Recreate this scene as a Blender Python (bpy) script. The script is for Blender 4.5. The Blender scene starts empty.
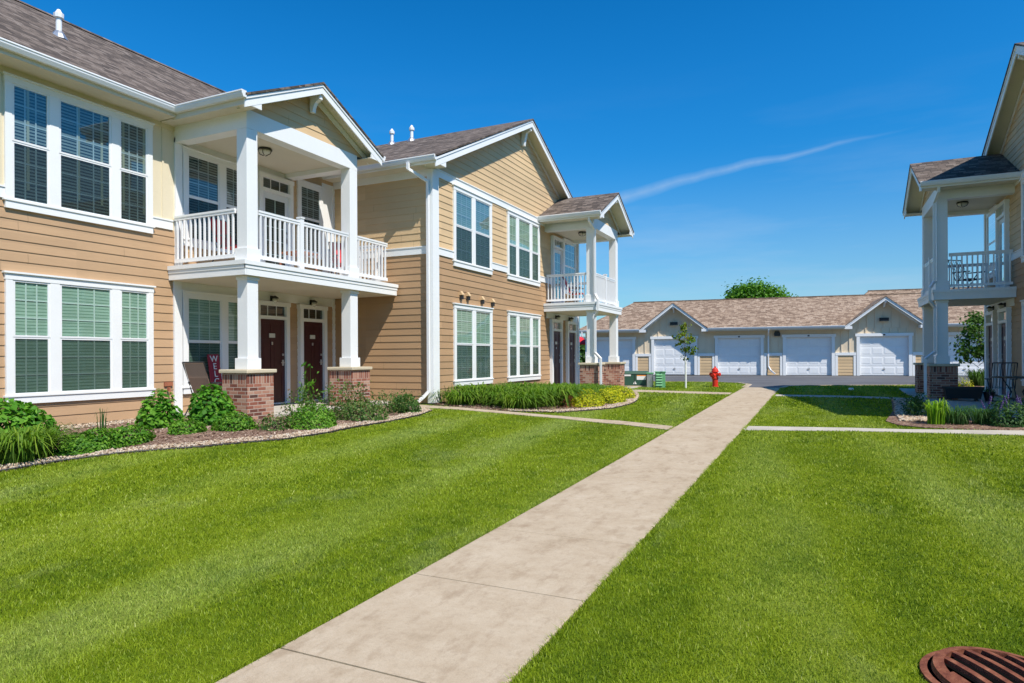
import bpy, math, random
import numpy as np
from mathutils import Vector, Matrix
random.seed(7); rng = np.random.default_rng(11)
scene = bpy.context.scene
COL = scene.collection
R = math.radians

# ---------------------------------------------------------------- materials
MATS = {}
def new_mat(name):
    m = bpy.data.materials.new(name); m.use_nodes = True
    nt = m.node_tree; nt.nodes.clear()
    out = nt.nodes.new('ShaderNodeOutputMaterial')
    MATS[name] = m
    return m, nt, out
def N(nt, typ, **kw):
    n = nt.nodes.new(typ)
    for k, v in kw.items():
        if k.startswith('i_'):
            key = k[2:].replace('_', ' ')
            n.inputs[key].default_value = v
        else: setattr(n, k, v)
    return n
def L(nt, a, b): nt.links.new(a, b)
def ramp(nt, fac, stops):
    r = nt.nodes.new('ShaderNodeValToRGB'); L(nt, fac, r.inputs['Fac'])
    el = r.color_ramp.elements
    while len(el) < len(stops): el.new(0.5)
    for e, (p, c) in zip(el, stops):
        e.position = p; e.color = (*c, 1) if len(c) == 3 else c
    return r.outputs['Color']
def geo_pos(nt): return nt.nodes.new('ShaderNodeNewGeometry').outputs['Position']
def uvc(nt): return nt.nodes.new('ShaderNodeUVMap').outputs['UV']
def noise(nt, vec, scale, detail=4, rough=.55):
    n = N(nt, 'ShaderNodeTexNoise'); n.inputs['Scale'].default_value = scale
    n.inputs['Detail'].default_value = detail; n.inputs['Roughness'].default_value = rough
    L(nt, vec, n.inputs['Vector']); return n.outputs['Fac']
def vscale(nt, vec, s):
    m = N(nt, 'ShaderNodeVectorMath', operation='MULTIPLY'); L(nt, vec, m.inputs[0]); m.inputs[1].default_value = s
    return m.outputs[0]
def mix(nt, fac, a, b, mode='MIX'):
    m = N(nt, 'ShaderNodeMix', data_type='RGBA', blend_type=mode)
    if isinstance(fac, (int, float)): m.inputs[0].default_value = fac
    else: L(nt, fac, m.inputs[0])
    for k, v in ((6, a), (7, b)):
        if isinstance(v, tuple): m.inputs[k].default_value = (*v, 1) if len(v) == 3 else v
        else: L(nt, v, m.inputs[k])
    return m.outputs[2]
def math_(nt, op, a, b=None, c=None):
    m = N(nt, 'ShaderNodeMath', operation=op)
    for i, v in enumerate((a, b, c)):
        if v is None: continue
        if isinstance(v, (int, float)): m.inputs[i].default_value = v
        else: L(nt, v, m.inputs[i])
    return m.outputs[0]
def principled(nt, out, col, rough=.6, metal=0, bump=None, bs=.3, bd=.01, spec=.5):
    p = N(nt, 'ShaderNodeBsdfPrincipled')
    if isinstance(col, tuple): p.inputs['Base Color'].default_value = (*col, 1)
    else: L(nt, col, p.inputs['Base Color'])
    if isinstance(rough, (int, float)): p.inputs['Roughness'].default_value = rough
    else: L(nt, rough, p.inputs['Roughness'])
    p.inputs['Metallic'].default_value = metal
    p.inputs['Specular IOR Level'].default_value = spec
    if bump is not None:
        b = N(nt, 'ShaderNodeBump'); b.inputs['Strength'].default_value = bs; b.inputs['Distance'].default_value = bd
        L(nt, bump, b.inputs['Height']); L(nt, b.outputs[0], p.inputs['Normal'])
    L(nt, p.outputs[0], out.inputs[0]); return p
def paint(name, col, rough=.5, var=.07, grain=40, metal=0, bs=.12):
    m, nt, out = new_mat(name); P = geo_pos(nt)
    f1 = noise(nt, P, 1.7, 5); f2 = noise(nt, P, grain, 3)
    d = tuple(c * (1 - var) for c in col); l = tuple(min(1, c * (1 + var)) for c in col)
    c = ramp(nt, math_(nt, 'ADD', math_(nt, 'MULTIPLY', f1, .6), math_(nt, 'MULTIPLY', f2, .4)), [(.35, d), (.65, l)])
    principled(nt, out, c, rough, metal, f2, bs, .004); return m
def siding_mat(name, col):
    m, nt, out = new_mat(name); uv = uvc(nt)
    g = noise(nt, vscale(nt, uv, (3, 70, 1)), 1.0, 4, .6)         # cedar grain along the boards
    w = noise(nt, geo_pos(nt), .8, 5)
    br = N(nt, 'ShaderNodeTexWhiteNoise', noise_dimensions='2D')
    fl = N(nt, 'ShaderNodeVectorMath', operation='FLOOR')
    L(nt, vscale(nt, uv, (1 / 3.6, 1 / .171, 1)), fl.inputs[0]); L(nt, fl.outputs[0], br.inputs['Vector'])
    f = math_(nt, 'ADD', math_(nt, 'MULTIPLY', g, .35), math_(nt, 'ADD', math_(nt, 'MULTIPLY', w, .4), math_(nt, 'MULTIPLY', br.outputs['Value'], .25)))
    d = tuple(c * .87 for c in col); l = tuple(c * 1.1 for c in col)
    sx = N(nt, 'ShaderNodeSeparateXYZ'); L(nt, uv, sx.inputs[0]); row = math_(nt, 'FLOOR', math_(nt, 'DIVIDE', math_(nt, 'SUBTRACT', sx.outputs[1], .02), .171))
    wn = N(nt, 'ShaderNodeTexWhiteNoise', noise_dimensions='1D'); L(nt, row, wn.inputs['W'])
    seam = math_(nt, 'LESS_THAN', math_(nt, 'FRACT', math_(nt, 'ADD', math_(nt, 'DIVIDE', sx.outputs[0], 3.66), wn.outputs['Value'])), .0018)
    colr = mix(nt, math_(nt, 'MULTIPLY', seam, .6), ramp(nt, f, [(.3, d), (.7, l)]), (.08, .05, .03))
    principled(nt, out, colr, .62, 0, g, .25, .003, .3); return m
def shingle_mat(name, cols):
    m, nt, out = new_mat(name); uv = uvc(nt)
    b = N(nt, 'ShaderNodeTexBrick'); L(nt, uv, b.inputs['Vector'])
    b.inputs['Scale'].default_value = 1; b.inputs['Brick Width'].default_value = .26; b.inputs['Row Height'].default_value = .14
    b.inputs['Mortar Size'].default_value = .006; b.inputs['Color1'].default_value = (0, 0, 0, 1); b.inputs['Color2'].default_value = (1, 1, 1, 1)
    b.inputs['Mortar'].default_value = (.25, .25, .25, 1); b.offset = .37; b.squash_frequency = 3; b.squash = .7
    n1 = noise(nt, vscale(nt, uv, (5, 9, 1)), 1.3, 3); n2 = noise(nt, uv, 90, 2); n3 = noise(nt, geo_pos(nt), .6, 3)
    sep = N(nt, 'ShaderNodeSeparateColor'); L(nt, b.outputs['Color'], sep.inputs[0])
    f = math_(nt, 'ADD', math_(nt, 'MULTIPLY', sep.outputs[0], .42), math_(nt, 'MULTIPLY', n1, .5))
    f = math_(nt, 'ADD', f, math_(nt, 'MULTIPLY', n3, .12))
    c = ramp(nt, f, [(.2, cols[0]), (.45, cols[1]), (.62, cols[2]), (.85, cols[3])])
    c = mix(nt, .35, c, ramp(nt, n2, [(.3, (.3, .3, .3)), (.7, (1, 1, 1))]), 'MULTIPLY')
    c = mix(nt, math_(nt, 'MULTIPLY', b.outputs['Fac'], .6), c, (.02, .018, .016))
    h = math_(nt, 'SUBTRACT', math_(nt, 'ADD', sep.outputs[0], math_(nt, 'MULTIPLY', n2, .4)), b.outputs['Fac'])
    principled(nt, out, c, .92, 0, h, .6, .008, .2); return m
def brick_mat():
    m, nt, out = new_mat('brick'); uv = uvc(nt)
    def layer(w, h, vec):
        b = N(nt, 'ShaderNodeTexBrick'); L(nt, vec, b.inputs['Vector'])
        b.inputs['Scale'].default_value = 1; b.inputs['Brick Width'].default_value = w; b.inputs['Row Height'].default_value = h
        b.inputs['Mortar Size'].default_value = .006; b.inputs['Mortar Smooth'].default_value = .2
        b.inputs['Color1'].default_value = (0, 0, 0, 1); b.inputs['Color2'].default_value = (1, 1, 1, 1); b.inputs['Mortar'].default_value = (0, 0, 0, 1)
        return b
    a = layer(.2, .068, uv)
    s = layer(.068, .4, uv)
    # soldier course near the cap: v above 1.04
    sx = N(nt, 'ShaderNodeSeparateXYZ'); L(nt, uv, sx.inputs[0])
    top = math_(nt, 'GREATER_THAN', sx.outputs[1], 1.02)
    colr = mix(nt, top, a.outputs['Color'], s.outputs['Color'])
    mort = math_(nt, 'ADD', math_(nt, 'MULTIPLY', a.outputs['Fac'], math_(nt, 'SUBTRACT', 1, top)), math_(nt, 'MULTIPLY', s.outputs['Fac'], top))
    sep = N(nt, 'ShaderNodeSeparateColor'); L(nt, colr, sep.inputs[0])
    n = noise(nt, uv, 25, 4)
    f = math_(nt, 'ADD', math_(nt, 'MULTIPLY', sep.outputs[0], .8), math_(nt, 'MULTIPLY', n, .25))
    c = ramp(nt, f, [(.12, (.10, .05, .04)), (.3, (.22, .075, .05)), (.55, (.33, .13, .085)), (.8, (.42, .22, .15)), (.95, (.46, .3, .22))])
    c = mix(nt, mort, c, (.5, .42, .34))
    principled(nt, out, c, .85, 0, math_(nt, 'SUBTRACT', n, math_(nt, 'MULTIPLY', mort, 1.5)), .5, .006, .2); return m
def glass_mat(name, tint, boost):
    m, nt, out = new_mat(name)
    t = N(nt, 'ShaderNodeBsdfTransparent'); t.inputs[0].default_value = (*tint, 1)
    g = N(nt, 'ShaderNodeBsdfGlossy'); g.inputs['Roughness'].default_value = .015; g.inputs[0].default_value = (.95, 1, 1, 1)
    nz = noise(nt, geo_pos(nt), 1.1, 1); b = N(nt, 'ShaderNodeBump'); b.inputs['Strength'].default_value = .08; b.inputs['Distance'].default_value = .05
    L(nt, nz, b.inputs['Height']); L(nt, b.outputs[0], g.inputs['Normal'])
    ge = N(nt, 'ShaderNodeNewGeometry'); dt = N(nt, 'ShaderNodeVectorMath', operation='DOT_PRODUCT')
    L(nt, ge.outputs['Incoming'], dt.inputs[0]); L(nt, ge.outputs['Normal'], dt.inputs[1])
    f = math_(nt, 'POWER', math_(nt, 'SUBTRACT', 1, math_(nt, 'ABSOLUTE', dt.outputs['Value'])), 4.2)
    f = math_(nt, 'MINIMUM', math_(nt, 'MULTIPLY', math_(nt, 'ADD', .045, f), boost), .9)
    mx = N(nt, 'ShaderNodeMixShader'); L(nt, f, mx.inputs[0]); L(nt, t.outputs[0], mx.inputs[1]); L(nt, g.outputs[0], mx.inputs[2])
    L(nt, mx.outputs[0], out.inputs[0]); return m
def blind_mat(name, slat, gap, pitch, duty):
    m, nt, out = new_mat(name); P = geo_pos(nt)
    sx = N(nt, 'ShaderNodeSeparateXYZ'); L(nt, P, sx.inputs[0])
    z = math_(nt, 'ADD', sx.outputs[2], math_(nt, 'MULTIPLY', noise(nt, vscale(nt, P, (1.2, 1.2, .3)), 1, 2), .03))
    fr = math_(nt, 'FRACT', math_(nt, 'DIVIDE', z, pitch))
    s = math_(nt, 'LESS_THAN', fr, duty)
    n = noise(nt, vscale(nt, P, (1, 1, 4)), 1.5, 3)
    sl = ramp(nt, n, [(.3, tuple(c * .78 for c in slat)), (.7, slat)])
    c = mix(nt, s, gap, sl)
    principled(nt, out, c, .7); return m
def leaf_mat(name, stops, trans=.35, rough=.5, patch=.5):
    m, nt, out = new_mat(name)
    at = N(nt, 'ShaderNodeAttribute', attribute_name='v')
    n = noise(nt, geo_pos(nt), 1.6, 2)
    f = math_(nt, 'ADD', math_(nt, 'MULTIPLY', at.outputs['Fac'], 1 - patch), math_(nt, 'MULTIPLY', n, patch))
    c = ramp(nt, f, stops)
    p = N(nt, 'ShaderNodeBsdfPrincipled'); L(nt, c, p.inputs['Base Color']); p.inputs['Roughness'].default_value = rough
    p.inputs['Specular IOR Level'].default_value = .18
    t = N(nt, 'ShaderNodeBsdfTranslucent'); L(nt, mix(nt, 1.0, c, (1.0, 1.15, .45), 'MULTIPLY'), t.inputs[0])
    mx = N(nt, 'ShaderNodeMixShader'); mx.inputs[0].default_value = trans
    L(nt, p.outputs[0], mx.inputs[1]); L(nt, t.outputs[0], mx.inputs[2]); L(nt, mx.outputs[0], out.inputs[0]); return m
def lawn_color(nt, k=1.0, blade=None):
    P = geo_pos(nt)
    sx = N(nt, 'ShaderNodeSeparateXYZ'); L(nt, P, sx.inputs[0])
    # mower passes: bent stripes that run along the walk, about 0.55 m wide
    wob = math_(nt, 'MULTIPLY', noise(nt, P, .35, 2), .55)
    st = math_(nt, 'SINE', math_(nt, 'MULTIPLY', math_(nt, 'ADD', sx.outputs[0], math_(nt, 'ADD', math_(nt, 'MULTIPLY', sx.outputs[1], .10), wob)), 3.4))
    stm = math_(nt, 'MULTIPLY', math_(nt, 'MAXIMUM', st, 0), ramp(nt, noise(nt, vscale(nt, P, (1, .3, 1)), .5, 3), [(.38, (0, 0, 0)), (.62, (1, 1, 1))]))
    st = math_(nt, 'MULTIPLY', math_(nt, 'MULTIPLY', st, noise(nt, P, .25, 2)), .12)
    n1 = noise(nt, P, .45, 4); n2 = noise(nt, P, 3.2, 3); n3 = noise(nt, vscale(nt, P, (1, .35, 1)), 1.2, 3)
    n5 = noise(nt, P, 9, 4, .65)
    f = math_(nt, 'ADD', math_(nt, 'MULTIPLY', n1, .26), math_(nt, 'ADD', math_(nt, 'MULTIPLY', n2, .34), math_(nt, 'MULTIPLY', math_(nt, 'SUBTRACT', n5, .5), .30)))
    f = math_(nt, 'ADD', f, math_(nt, 'MULTIPLY', n3, .35))
    f = math_(nt, 'ADD', f, st)
    if blade is not None:
        f = math_(nt, 'ADD', math_(nt, 'MULTIPLY', f, .62), math_(nt, 'MULTIPLY', blade, .38))
    s = [(.22, (.085, .16, .008)), (.37, (.18, .27, .010)), (.49, (.28, .375, .014)), (.66, (.36, .45, .035)), (.9, (.52, .54, .17))]
    base = ramp(nt, f, [(p, tuple(c * k for c in cc)) for p, cc in s])
    pm = noise(nt, vscale(nt, P, (1.0, .45, 1)), .9, 5, .7)
    pale = ramp(nt, pm, [(.55, (0, 0, 0)), (.74, (1, 1, 1))])
    base = mix(nt, math_(nt, 'MULTIPLY', stm, .38), base, tuple(c * k for c in (.42, .52, .17)))
    base = mix(nt, math_(nt, 'MULTIPLY', pale, .55), base, tuple(c * k for c in (.40, .46, .17)))
    dm = ramp(nt, noise(nt, P, 1.7, 4, .65), [(.30, (1, 1, 1)), (.46, (0, 0, 0))])
    return mix(nt, math_(nt, 'MULTIPLY', dm, .38), base, tuple(c * k for c in (.07, .17, .008)))
def make_mats():
    paint('white_trim', (.80, .80, .79), .45, .03)
    paint('white_vinyl', (.78, .78, .78), .35, .02)
    paint('soffit', (.66, .60, .48), .6, .04)
    paint('cream_panel', (.70, .61, .44), .6, .05)
    paint('garage_panel', (.72, .59, .42), .6, .05)
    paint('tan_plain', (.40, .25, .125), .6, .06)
    paint('maroon_paint', (.055, .010, .012), .38, .12)
    paint('white_door', (.72, .73, .74), .4, .03)
    paint('garage_door_white', (.80, .80, .80), .4, .03)
    paint('metal_dark', (.02, .02, .022), .4, .2)
    paint('metal_light', (.6, .6, .6), .35, .1, metal=.8)
    paint('limestone', (.56, .48, .34), .8, .12, bs=.4)
    paint('foundation', (.16, .15, .14), .9, .15, bs=.5)
    paint('hydrant_red', (.62, .030, .012), .42, .12)
    paint('transformer_green', (.022, .075, .045), .5, .15)
    paint('pedestal_green', (.13, .36, .17), .5, .12)
    paint('sticker_white', (.75, .75, .72), .5, .05)
    paint('sticker_orange', (.8, .25, .03), .5, .05)
    paint('fabric_tan', (.42, .28, .20), .85, .12, 90)
    paint('red_fabric', (.5, .02, .025), .75, .15)
    paint('sign_red', (.30, .012, .03), .6, .12)
    paint('canopy_red', (.75, .02, .03), .7, .1)
    paint('black_edge', (.02, .02, .02), .6, .2)
    paint('lamp_glass', (.6, .58, .5), .2, .05)
    paint('bark', (.13, .09, .06), .9, .3, 30, bs=.8)
    paint('tree_guard', (.72, .72, .70), .6, .05)
    m, nt, out = new_mat('pit_shade_black'); principled(nt, out, (.006, .006, .006), 1.0, spec=0)  # matte black painted in for the shade below the drain grate
    paint('terracotta', (.35, .12, .06), .8, .15)
    siding_mat('siding_tan', (.48, .31, .18))
    siding_mat('siding_brown', (.42, .262, .142))
    siding_mat('siding_yellow', (.62, .435, .245))
    shingle_mat('shingles', [(.045, .037, .033), (.115, .09, .075), (.185, .145, .12), (.27, .225, .195)])
    shingle_mat('shingles_garage', [(.13, .085, .06), (.27, .185, .13), (.39, .28, .20), (.49, .38, .29)])
    brick_mat()
    glass_mat('glass', (.74, .86, .80), 1.9)
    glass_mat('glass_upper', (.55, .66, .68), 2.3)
    blind_mat('blind_bright', (.54, .63, .55), (.20, .29, .23), .055, .74)
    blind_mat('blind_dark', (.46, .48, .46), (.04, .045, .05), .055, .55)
    blind_mat('blind_plain', (.06, .065, .07), (.02, .02, .022), .055, .6)
    m, nt, out = new_mat('screen')
    t = N(nt, 'ShaderNodeBsdfTransparent'); t.inputs[0].default_value = (.70, .74, .73, 1)
    d = N(nt, 'ShaderNodeBsdfDiffuse'); d.inputs[0].default_value = (.05, .055, .055, 1)
    mx = N(nt, 'ShaderNodeMixShader'); mx.inputs[0].default_value = .25
    L(nt, t.outputs[0], mx.inputs[1]); L(nt, d.outputs[0], mx.inputs[2]); L(nt, mx.outputs[0], out.inputs[0])
    # grounds
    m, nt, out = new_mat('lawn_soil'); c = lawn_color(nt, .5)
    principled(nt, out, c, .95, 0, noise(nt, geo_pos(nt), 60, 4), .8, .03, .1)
    m, nt, out = new_mat('grass_blades'); at = N(nt, 'ShaderNodeAttribute', attribute_name='v')
    c = lawn_color(nt, 1.0, at.outputs['Fac'])
    p = N(nt, 'ShaderNodeBsdfPrincipled'); L(nt, c, p.inputs['Base Color']); p.inputs['Roughness'].default_value = .5; p.inputs['Specular IOR Level'].default_value = .25
    t = N(nt, 'ShaderNodeBsdfTranslucent'); L(nt, c, t.inputs[0])
    mx = N(nt, 'ShaderNodeMixShader'); mx.inputs[0].default_value = .4
    L(nt, p.outputs[0], mx.inputs[1]); L(nt, t.outputs[0], mx.inputs[2]); L(nt, mx.outputs[0], out.inputs[0])
    m, nt, out = new_mat('concrete'); P = geo_pos(nt)
    n1 = noise(nt, P, 1.9, 9, .72); n2 = noise(nt, P, 11, 6, .75); n3 = noise(nt, P, 160, 2)
    n4 = noise(nt, vscale(nt, P, (2.2, .9, 1)), 3.2, 7, .7)
    c = ramp(nt, math_(nt, 'ADD', math_(nt, 'MULTIPLY', n1, .6), math_(nt, 'MULTIPLY', n2, .4)), [(.3, (.31, .235, .155)), (.45, (.43, .34, .24)), (.56, (.475, .385, .28)), (.72, (.54, .45, .34))])
    c = mix(nt, math_(nt, 'MULTIPLY', ramp(nt, n4, [(.52, (0, 0, 0)), (.66, (1, 1, 1))]), .5), c, (.27, .19, .12))
    c = mix(nt, .3, c, ramp(nt, n3, [(.3, (.5, .5, .5)), (.6, (1, 1, 1))]), 'MULTIPLY')
    c = mix(nt, math_(nt, 'MULTIPLY', ramp(nt, noise(nt, P, 34, 4, .7), [(.55, (0, 0, 0)), (.68, (1, 1, 1))]), .35), c, (.30, .235, .165))
    principled(nt, out, c, .9, 0, math_(nt, 'ADD', n3, n2), .45, .004, .2)
    m, nt, out = new_mat('concrete_grey'); P = geo_pos(nt)
    n1 = noise(nt, P, 2, 6, .65); n3 = noise(nt, P, 120, 2)
    c = ramp(nt, n1, [(.3, (.37, .335, .29)), (.7, (.52, .48, .42))])
    principled(nt, out, c, .9, 0, n3, .3, .003, .2)
    m, nt, out = new_mat('asphalt'); P = geo_pos(nt)
    n1 = noise(nt, P, .4, 5); n2 = noise(nt, P, 80, 3)
    c = ramp(nt, math_(nt, 'ADD', math_(nt, 'MULTIPLY', n1, .6), math_(nt, 'MULTIPLY', n2, .4)), [(.3, (.075, .074, .078)), (.7, (.15, .148, .152))])
    principled(nt, out, c, .85, 0, n2, .4, .005, .3)
    m, nt, out = new_mat('mulch'); P = geo_pos(nt)
    v = N(nt, 'ShaderNodeTexVoronoi'); v.inputs['Scale'].default_value = 28; L(nt, vscale(nt, P, (1, 1.7, 1)), v.inputs['Vector'])
    sp = N(nt, 'ShaderNodeSeparateColor'); L(nt, v.outputs['Color'], sp.inputs[0])
    n = noise(nt, P, 3, 4)
    c = ramp(nt, math_(nt, 'ADD', math_(nt, 'MULTIPLY', sp.outputs[0], .6), math_(nt, 'MULTIPLY', n, .4)), [(.2, (.07, .04, .03)), (.45, (.20, .115, .08)), (.7, (.34, .23, .17)), (.9, (.50, .39, .31))])
    principled(nt, out, c, .95, 0, v.outputs['Distance'], .9, .03, .1)
    m, nt, out = new_mat('gravel'); at = N(nt, 'ShaderNodeAttribute', attribute_name='v')
    c = ramp(nt, at.outputs['Fac'], [(0, (.17, .11, .07)), (.3, (.36, .25, .16)), (.6, (.48, .37, .26)), (.85, (.58, .49, .38)), (1, (.24, .21, .19))])
    principled(nt, out, c, .75)
    m, nt, out = new_mat('rust_iron'); P = geo_pos(nt)
    n1 = noise(nt, P, 14, 5, .65); n2 = noise(nt, P, 120, 3)
    c = ramp(nt, n1, [(.3, (.08, .022, .014)), (.48, (.19, .06, .032)), (.6, (.26, .095, .05)), (.75, (.36, .17, .10))])
    principled(nt, out, c, .8, .15, math_(nt, 'ADD', n1, n2), .5, .004, .3)
    # leaves
    leaf_mat('leaf_hydrangea', [(.2, (.03, .12, .012)), (.5, (.09, .27, .02)), (.8, (.20, .40, .04))])
    leaf_mat('leaf_mound', [(.2, (.035, .12, .012)), (.5, (.11, .27, .02)), (.8, (.22, .38, .045))])
    leaf_mat('leaf_daylily', [(.2, (.04, .10, .012)), (.5, (.11, .22, .018)), (.8, (.25, .35, .04))])
    leaf_mat('leaf_mixed', [(.15, (.035, .09, .02)), (.5, (.09, .19, .035)), (.72, (.18, .24, .07)), (.9, (.35, .22, .16))], patch=.3)
    leaf_mat('leaf_spirea', [(.2, (.17, .24, .01)), (.5, (.48, .50, .012)), (.85, (.70, .62, .03))], patch=.3)
    leaf_mat('leaf_red', [(.2, (.12, .05, .02)), (.8, (.4, .12, .05))])
    leaf_mat('leaf_sage', [(.2, (.02, .07, .02)), (.5, (.05, .13, .035)), (.8, (.10, .2, .05))])
    leaf_mat('leaf_grassy', [(.2, (.06, .2, .012)), (.5, (.22, .42, .02)), (.8, (.42, .55, .04))])
    leaf_mat('leaf_purple', [(.2, (.045, .03, .14)), (.8, (.13, .09, .32))])
    leaf_mat('leaf_dark', [(.2, (.015, .055, .012)), (.5, (.06, .14, .025)), (.8, (.13, .24, .045))])
    leaf_mat('leaf_maple', [(.15, (.05, .12, .015)), (.5, (.14, .22, .02)), (.8, (.34, .28, .03))], patch=.25)
    leaf_mat('leaf_tree', [(.2, (.025, .09, .008)), (.5, (.08, .22, .012)), (.8, (.18, .36, .025))], patch=.35)
make_mats()

# ---------------------------------------------------------------- mesh builder
class MB:
    def __init__(s, T=None): s.v = []; s.f = []; s.T = T; s.parts = []
    def add(s, vs, fs):
        b = len(s.v); s.parts.append((b, b+len(vs), len(s.f), len(s.f)+len(fs))); s.v += [tuple(v) for v in vs]; s.f += [tuple(i + b for i in f) for f in fs]; return s
    def quad(s, a, b, c, d): return s.add([a, b, c, d], [(0, 1, 2, 3)])
    def box(s, x0, x1, y0, y1, z0, z1):
        x0, x1 = sorted((x0, x1)); y0, y1 = sorted((y0, y1)); z0, z1 = sorted((z0, z1))
        return s.add([(x0,y0,z0),(x1,y0,z0),(x1,y1,z0),(x0,y1,z0),(x0,y0,z1),(x1,y0,z1),(x1,y1,z1),(x0,y1,z1)],
              [(0,3,2,1),(4,5,6,7),(0,1,5,4),(1,2,6,5),(2,3,7,6),(3,0,4,7)])
    def hexa(s, bot, top):   # two quads of four points
        return s.add(list(bot) + list(top), [(3,2,1,0),(4,5,6,7),(0,1,5,4),(1,2,6,5),(2,3,7,6),(3,0,4,7)])
    def extrude(s, poly, vec):    # closed polygon extruded by a vector
        n = len(poly); v = Vector(vec)
        top = [tuple(Vector(p) + v) for p in poly]
        return s.add(list(poly) + top, [tuple(range(n))[::-1], tuple(range(n, 2*n))] + [(i, (i+1) % n, n + (i+1) % n, n + i) for i in range(n)])
    def rings(s, rings, cap=True):
        n = len(rings[0]); vs = [p for r in rings for p in r]; fs = []
        for k in range(len(rings) - 1):
            for i in range(n):
                j = (i + 1) % n; fs.append((k*n+i, k*n+j, (k+1)*n+j, (k+1)*n+i))
        if cap: fs.append(tuple(range(n))[::-1]); fs.append(tuple((len(rings)-1)*n + i for i in range(n)))
        return s.add(vs, fs)
    def lathe(s, cx, cy, prof, n=16):
        return s.rings([[(cx + r*math.cos(2*math.pi*i/n), cy + r*math.sin(2*math.pi*i/n), z) for i in range(n)] for r, z in prof])
    def tube(s, path, r, n=8, r2=None, sq=False):
        pts = [Vector(p) for p in path]; rg = []
        for i, p in enumerate(pts):
            d = (pts[min(i+1, len(pts)-1)] - pts[max(i-1, 0)]).normalized()
            ref = Vector((0, 0, 1)) if abs(d.z) < .9 else Vector((0, 1, 0))
            u = d.cross(ref).normalized(); w = u.cross(d).normalized()
            rr = r if r2 is None else r + (r2 - r) * i / (len(pts) - 1)
            ofs = math.pi/4 if sq else 0
            rg.append([tuple(p + (u*math.cos(ofs+2*math.pi*k/n) + w*math.sin(ofs+2*math.pi*k/n)) * rr) for k in range(n)])
        return s.rings(rg)
ORG = {}
def auto_uv(me):
    nv = len(me.vertices); co = np.empty(nv*3, np.float32); me.vertices.foreach_get('co', co); co = co.reshape(-1, 3)
    uv = me.uv_layers.new(name='UVMap'); nl = len(me.loops)
    buf = np.empty((nl, 2), np.float32); off = Vector(me.get('o', (0, 0, 0)))
    off = np.array(off, np.float32)
    for p in me.polygons:
        n = p.normal
        if abs(n.z) > .999: u = Vector((1, 0, 0))
        else: u = Vector((0, 0, 1)).cross(n).normalized()
        if u.x + u.y * 1.01 < 0: u = -u
        w = n.cross(u)
        if w.z < 0 or (abs(w.z) < 1e-6 and w.y < 0): w = -w
        u = np.array(u); w = np.array(w)
        for li in p.loop_indices:
            P = co[me.loops[li].vertex_index] + off
            buf[li] = (P @ u, P @ w)
    uv.data.foreach_set('uv', buf.ravel())
def tag(o, label=None, cat=None, group=None, kind=None):
    if label: o['label'] = label
    if cat: o['category'] = cat
    if group: o['group'] = group
    if kind: o['kind'] = kind
    return o
def thing(name, loc, label, cat, group=None, rotz=0, local=False):
    o = bpy.data.objects.new(name, None); COL.objects.link(o); o.empty_display_size = .2
    o.location = loc; o.rotation_euler = (0, 0, rotz)
    ORG[o] = Vector((0, 0, 0)) if local else Vector(loc)
    return tag(o, label, cat, group)
SPLIT = {'gutter', 'fascia', 'soffit', 'corner_board', 'cross_bar', 'eave_return', 'band_board', 'wainscot_trim', 'porch_trim', 'balcony_trim', 'rake_soffit', 'beam', 'foundation', 'end_wall', 'rim', 'batten_panel', 'batten', 'frieze_board'}
def clusters(mb):
    bb = []
    for a, b, c, d in mb.parts:
        A = np.array(mb.v[a:b], float); bb.append((A.min(0)-.012, A.max(0)+.012))
    par = list(range(len(bb)))
    def find(i):
        while par[i] != i: i = par[i]
        return i
    for i in range(len(bb)):
        for j in range(i):
            if (bb[i][0] <= bb[j][1]).all() and (bb[j][0] <= bb[i][1]).all(): par[find(i)] = find(j)
    g = {}
    for i in range(len(bb)): g.setdefault(find(i), []).append(i)
    return list(g.values())
def ob(name, mb, mat, parent=None, **kw):
    if name in SPLIT and len(mb.parts) > 1:
        cl = clusters(mb)
        if len(cl) > 1:
            o = None
            for c in cl:
                m = MB(mb.T)
                for i in c:
                    a, b, c0, c1 = mb.parts[i]; m.add(mb.v[a:b], [tuple(k-a for k in f) for f in mb.f[c0:c1]])
                o = ob_(name, m, mat, parent, **kw)
            return o
    return ob_(name, mb, mat, parent, **kw)
def ob_(name, mb, mat, parent=None, uv=True, v=None, smooth=False, label=None, bevel=0):
    T = mb.T; vs = mb.v
    if T: vs = [T(p) for p in vs]
    A = np.array(vs, np.float64)
    lo = A.min(0); hi = A.max(0)
    org = Vector(((lo[0]+hi[0])/2, (lo[1]+hi[1])/2, lo[2]))
    A = A - np.array(org)
    me = bpy.data.meshes.new(name); me.from_pydata(A.tolist(), [], mb.f); me.update()
    if uv:
        me['o'] = tuple(org); auto_uv(me); del me['o']
    me.materials.append(MATS[mat])
    if v is not None:
        a = me.attributes.new('v', 'FLOAT', 'FACE'); a.data.foreach_set('value', np.asarray(v, np.float32))
    if smooth: me.polygons.foreach_set('use_smooth', [True]*len(me.polygons))
    o = bpy.data.objects.new(name, me); COL.objects.link(o)
    po = ORG[parent] if parent else Vector((0, 0, 0))
    o.location = org - po; ORG[o] = org
    if parent: o.parent = parent
    if label: o['label'] = label
    if bevel:
        b = o.modifiers.new('bevel', 'BEVEL'); b.width = bevel; b.segments = 2; b.limit_method = 'ANGLE'
    return o

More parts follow.
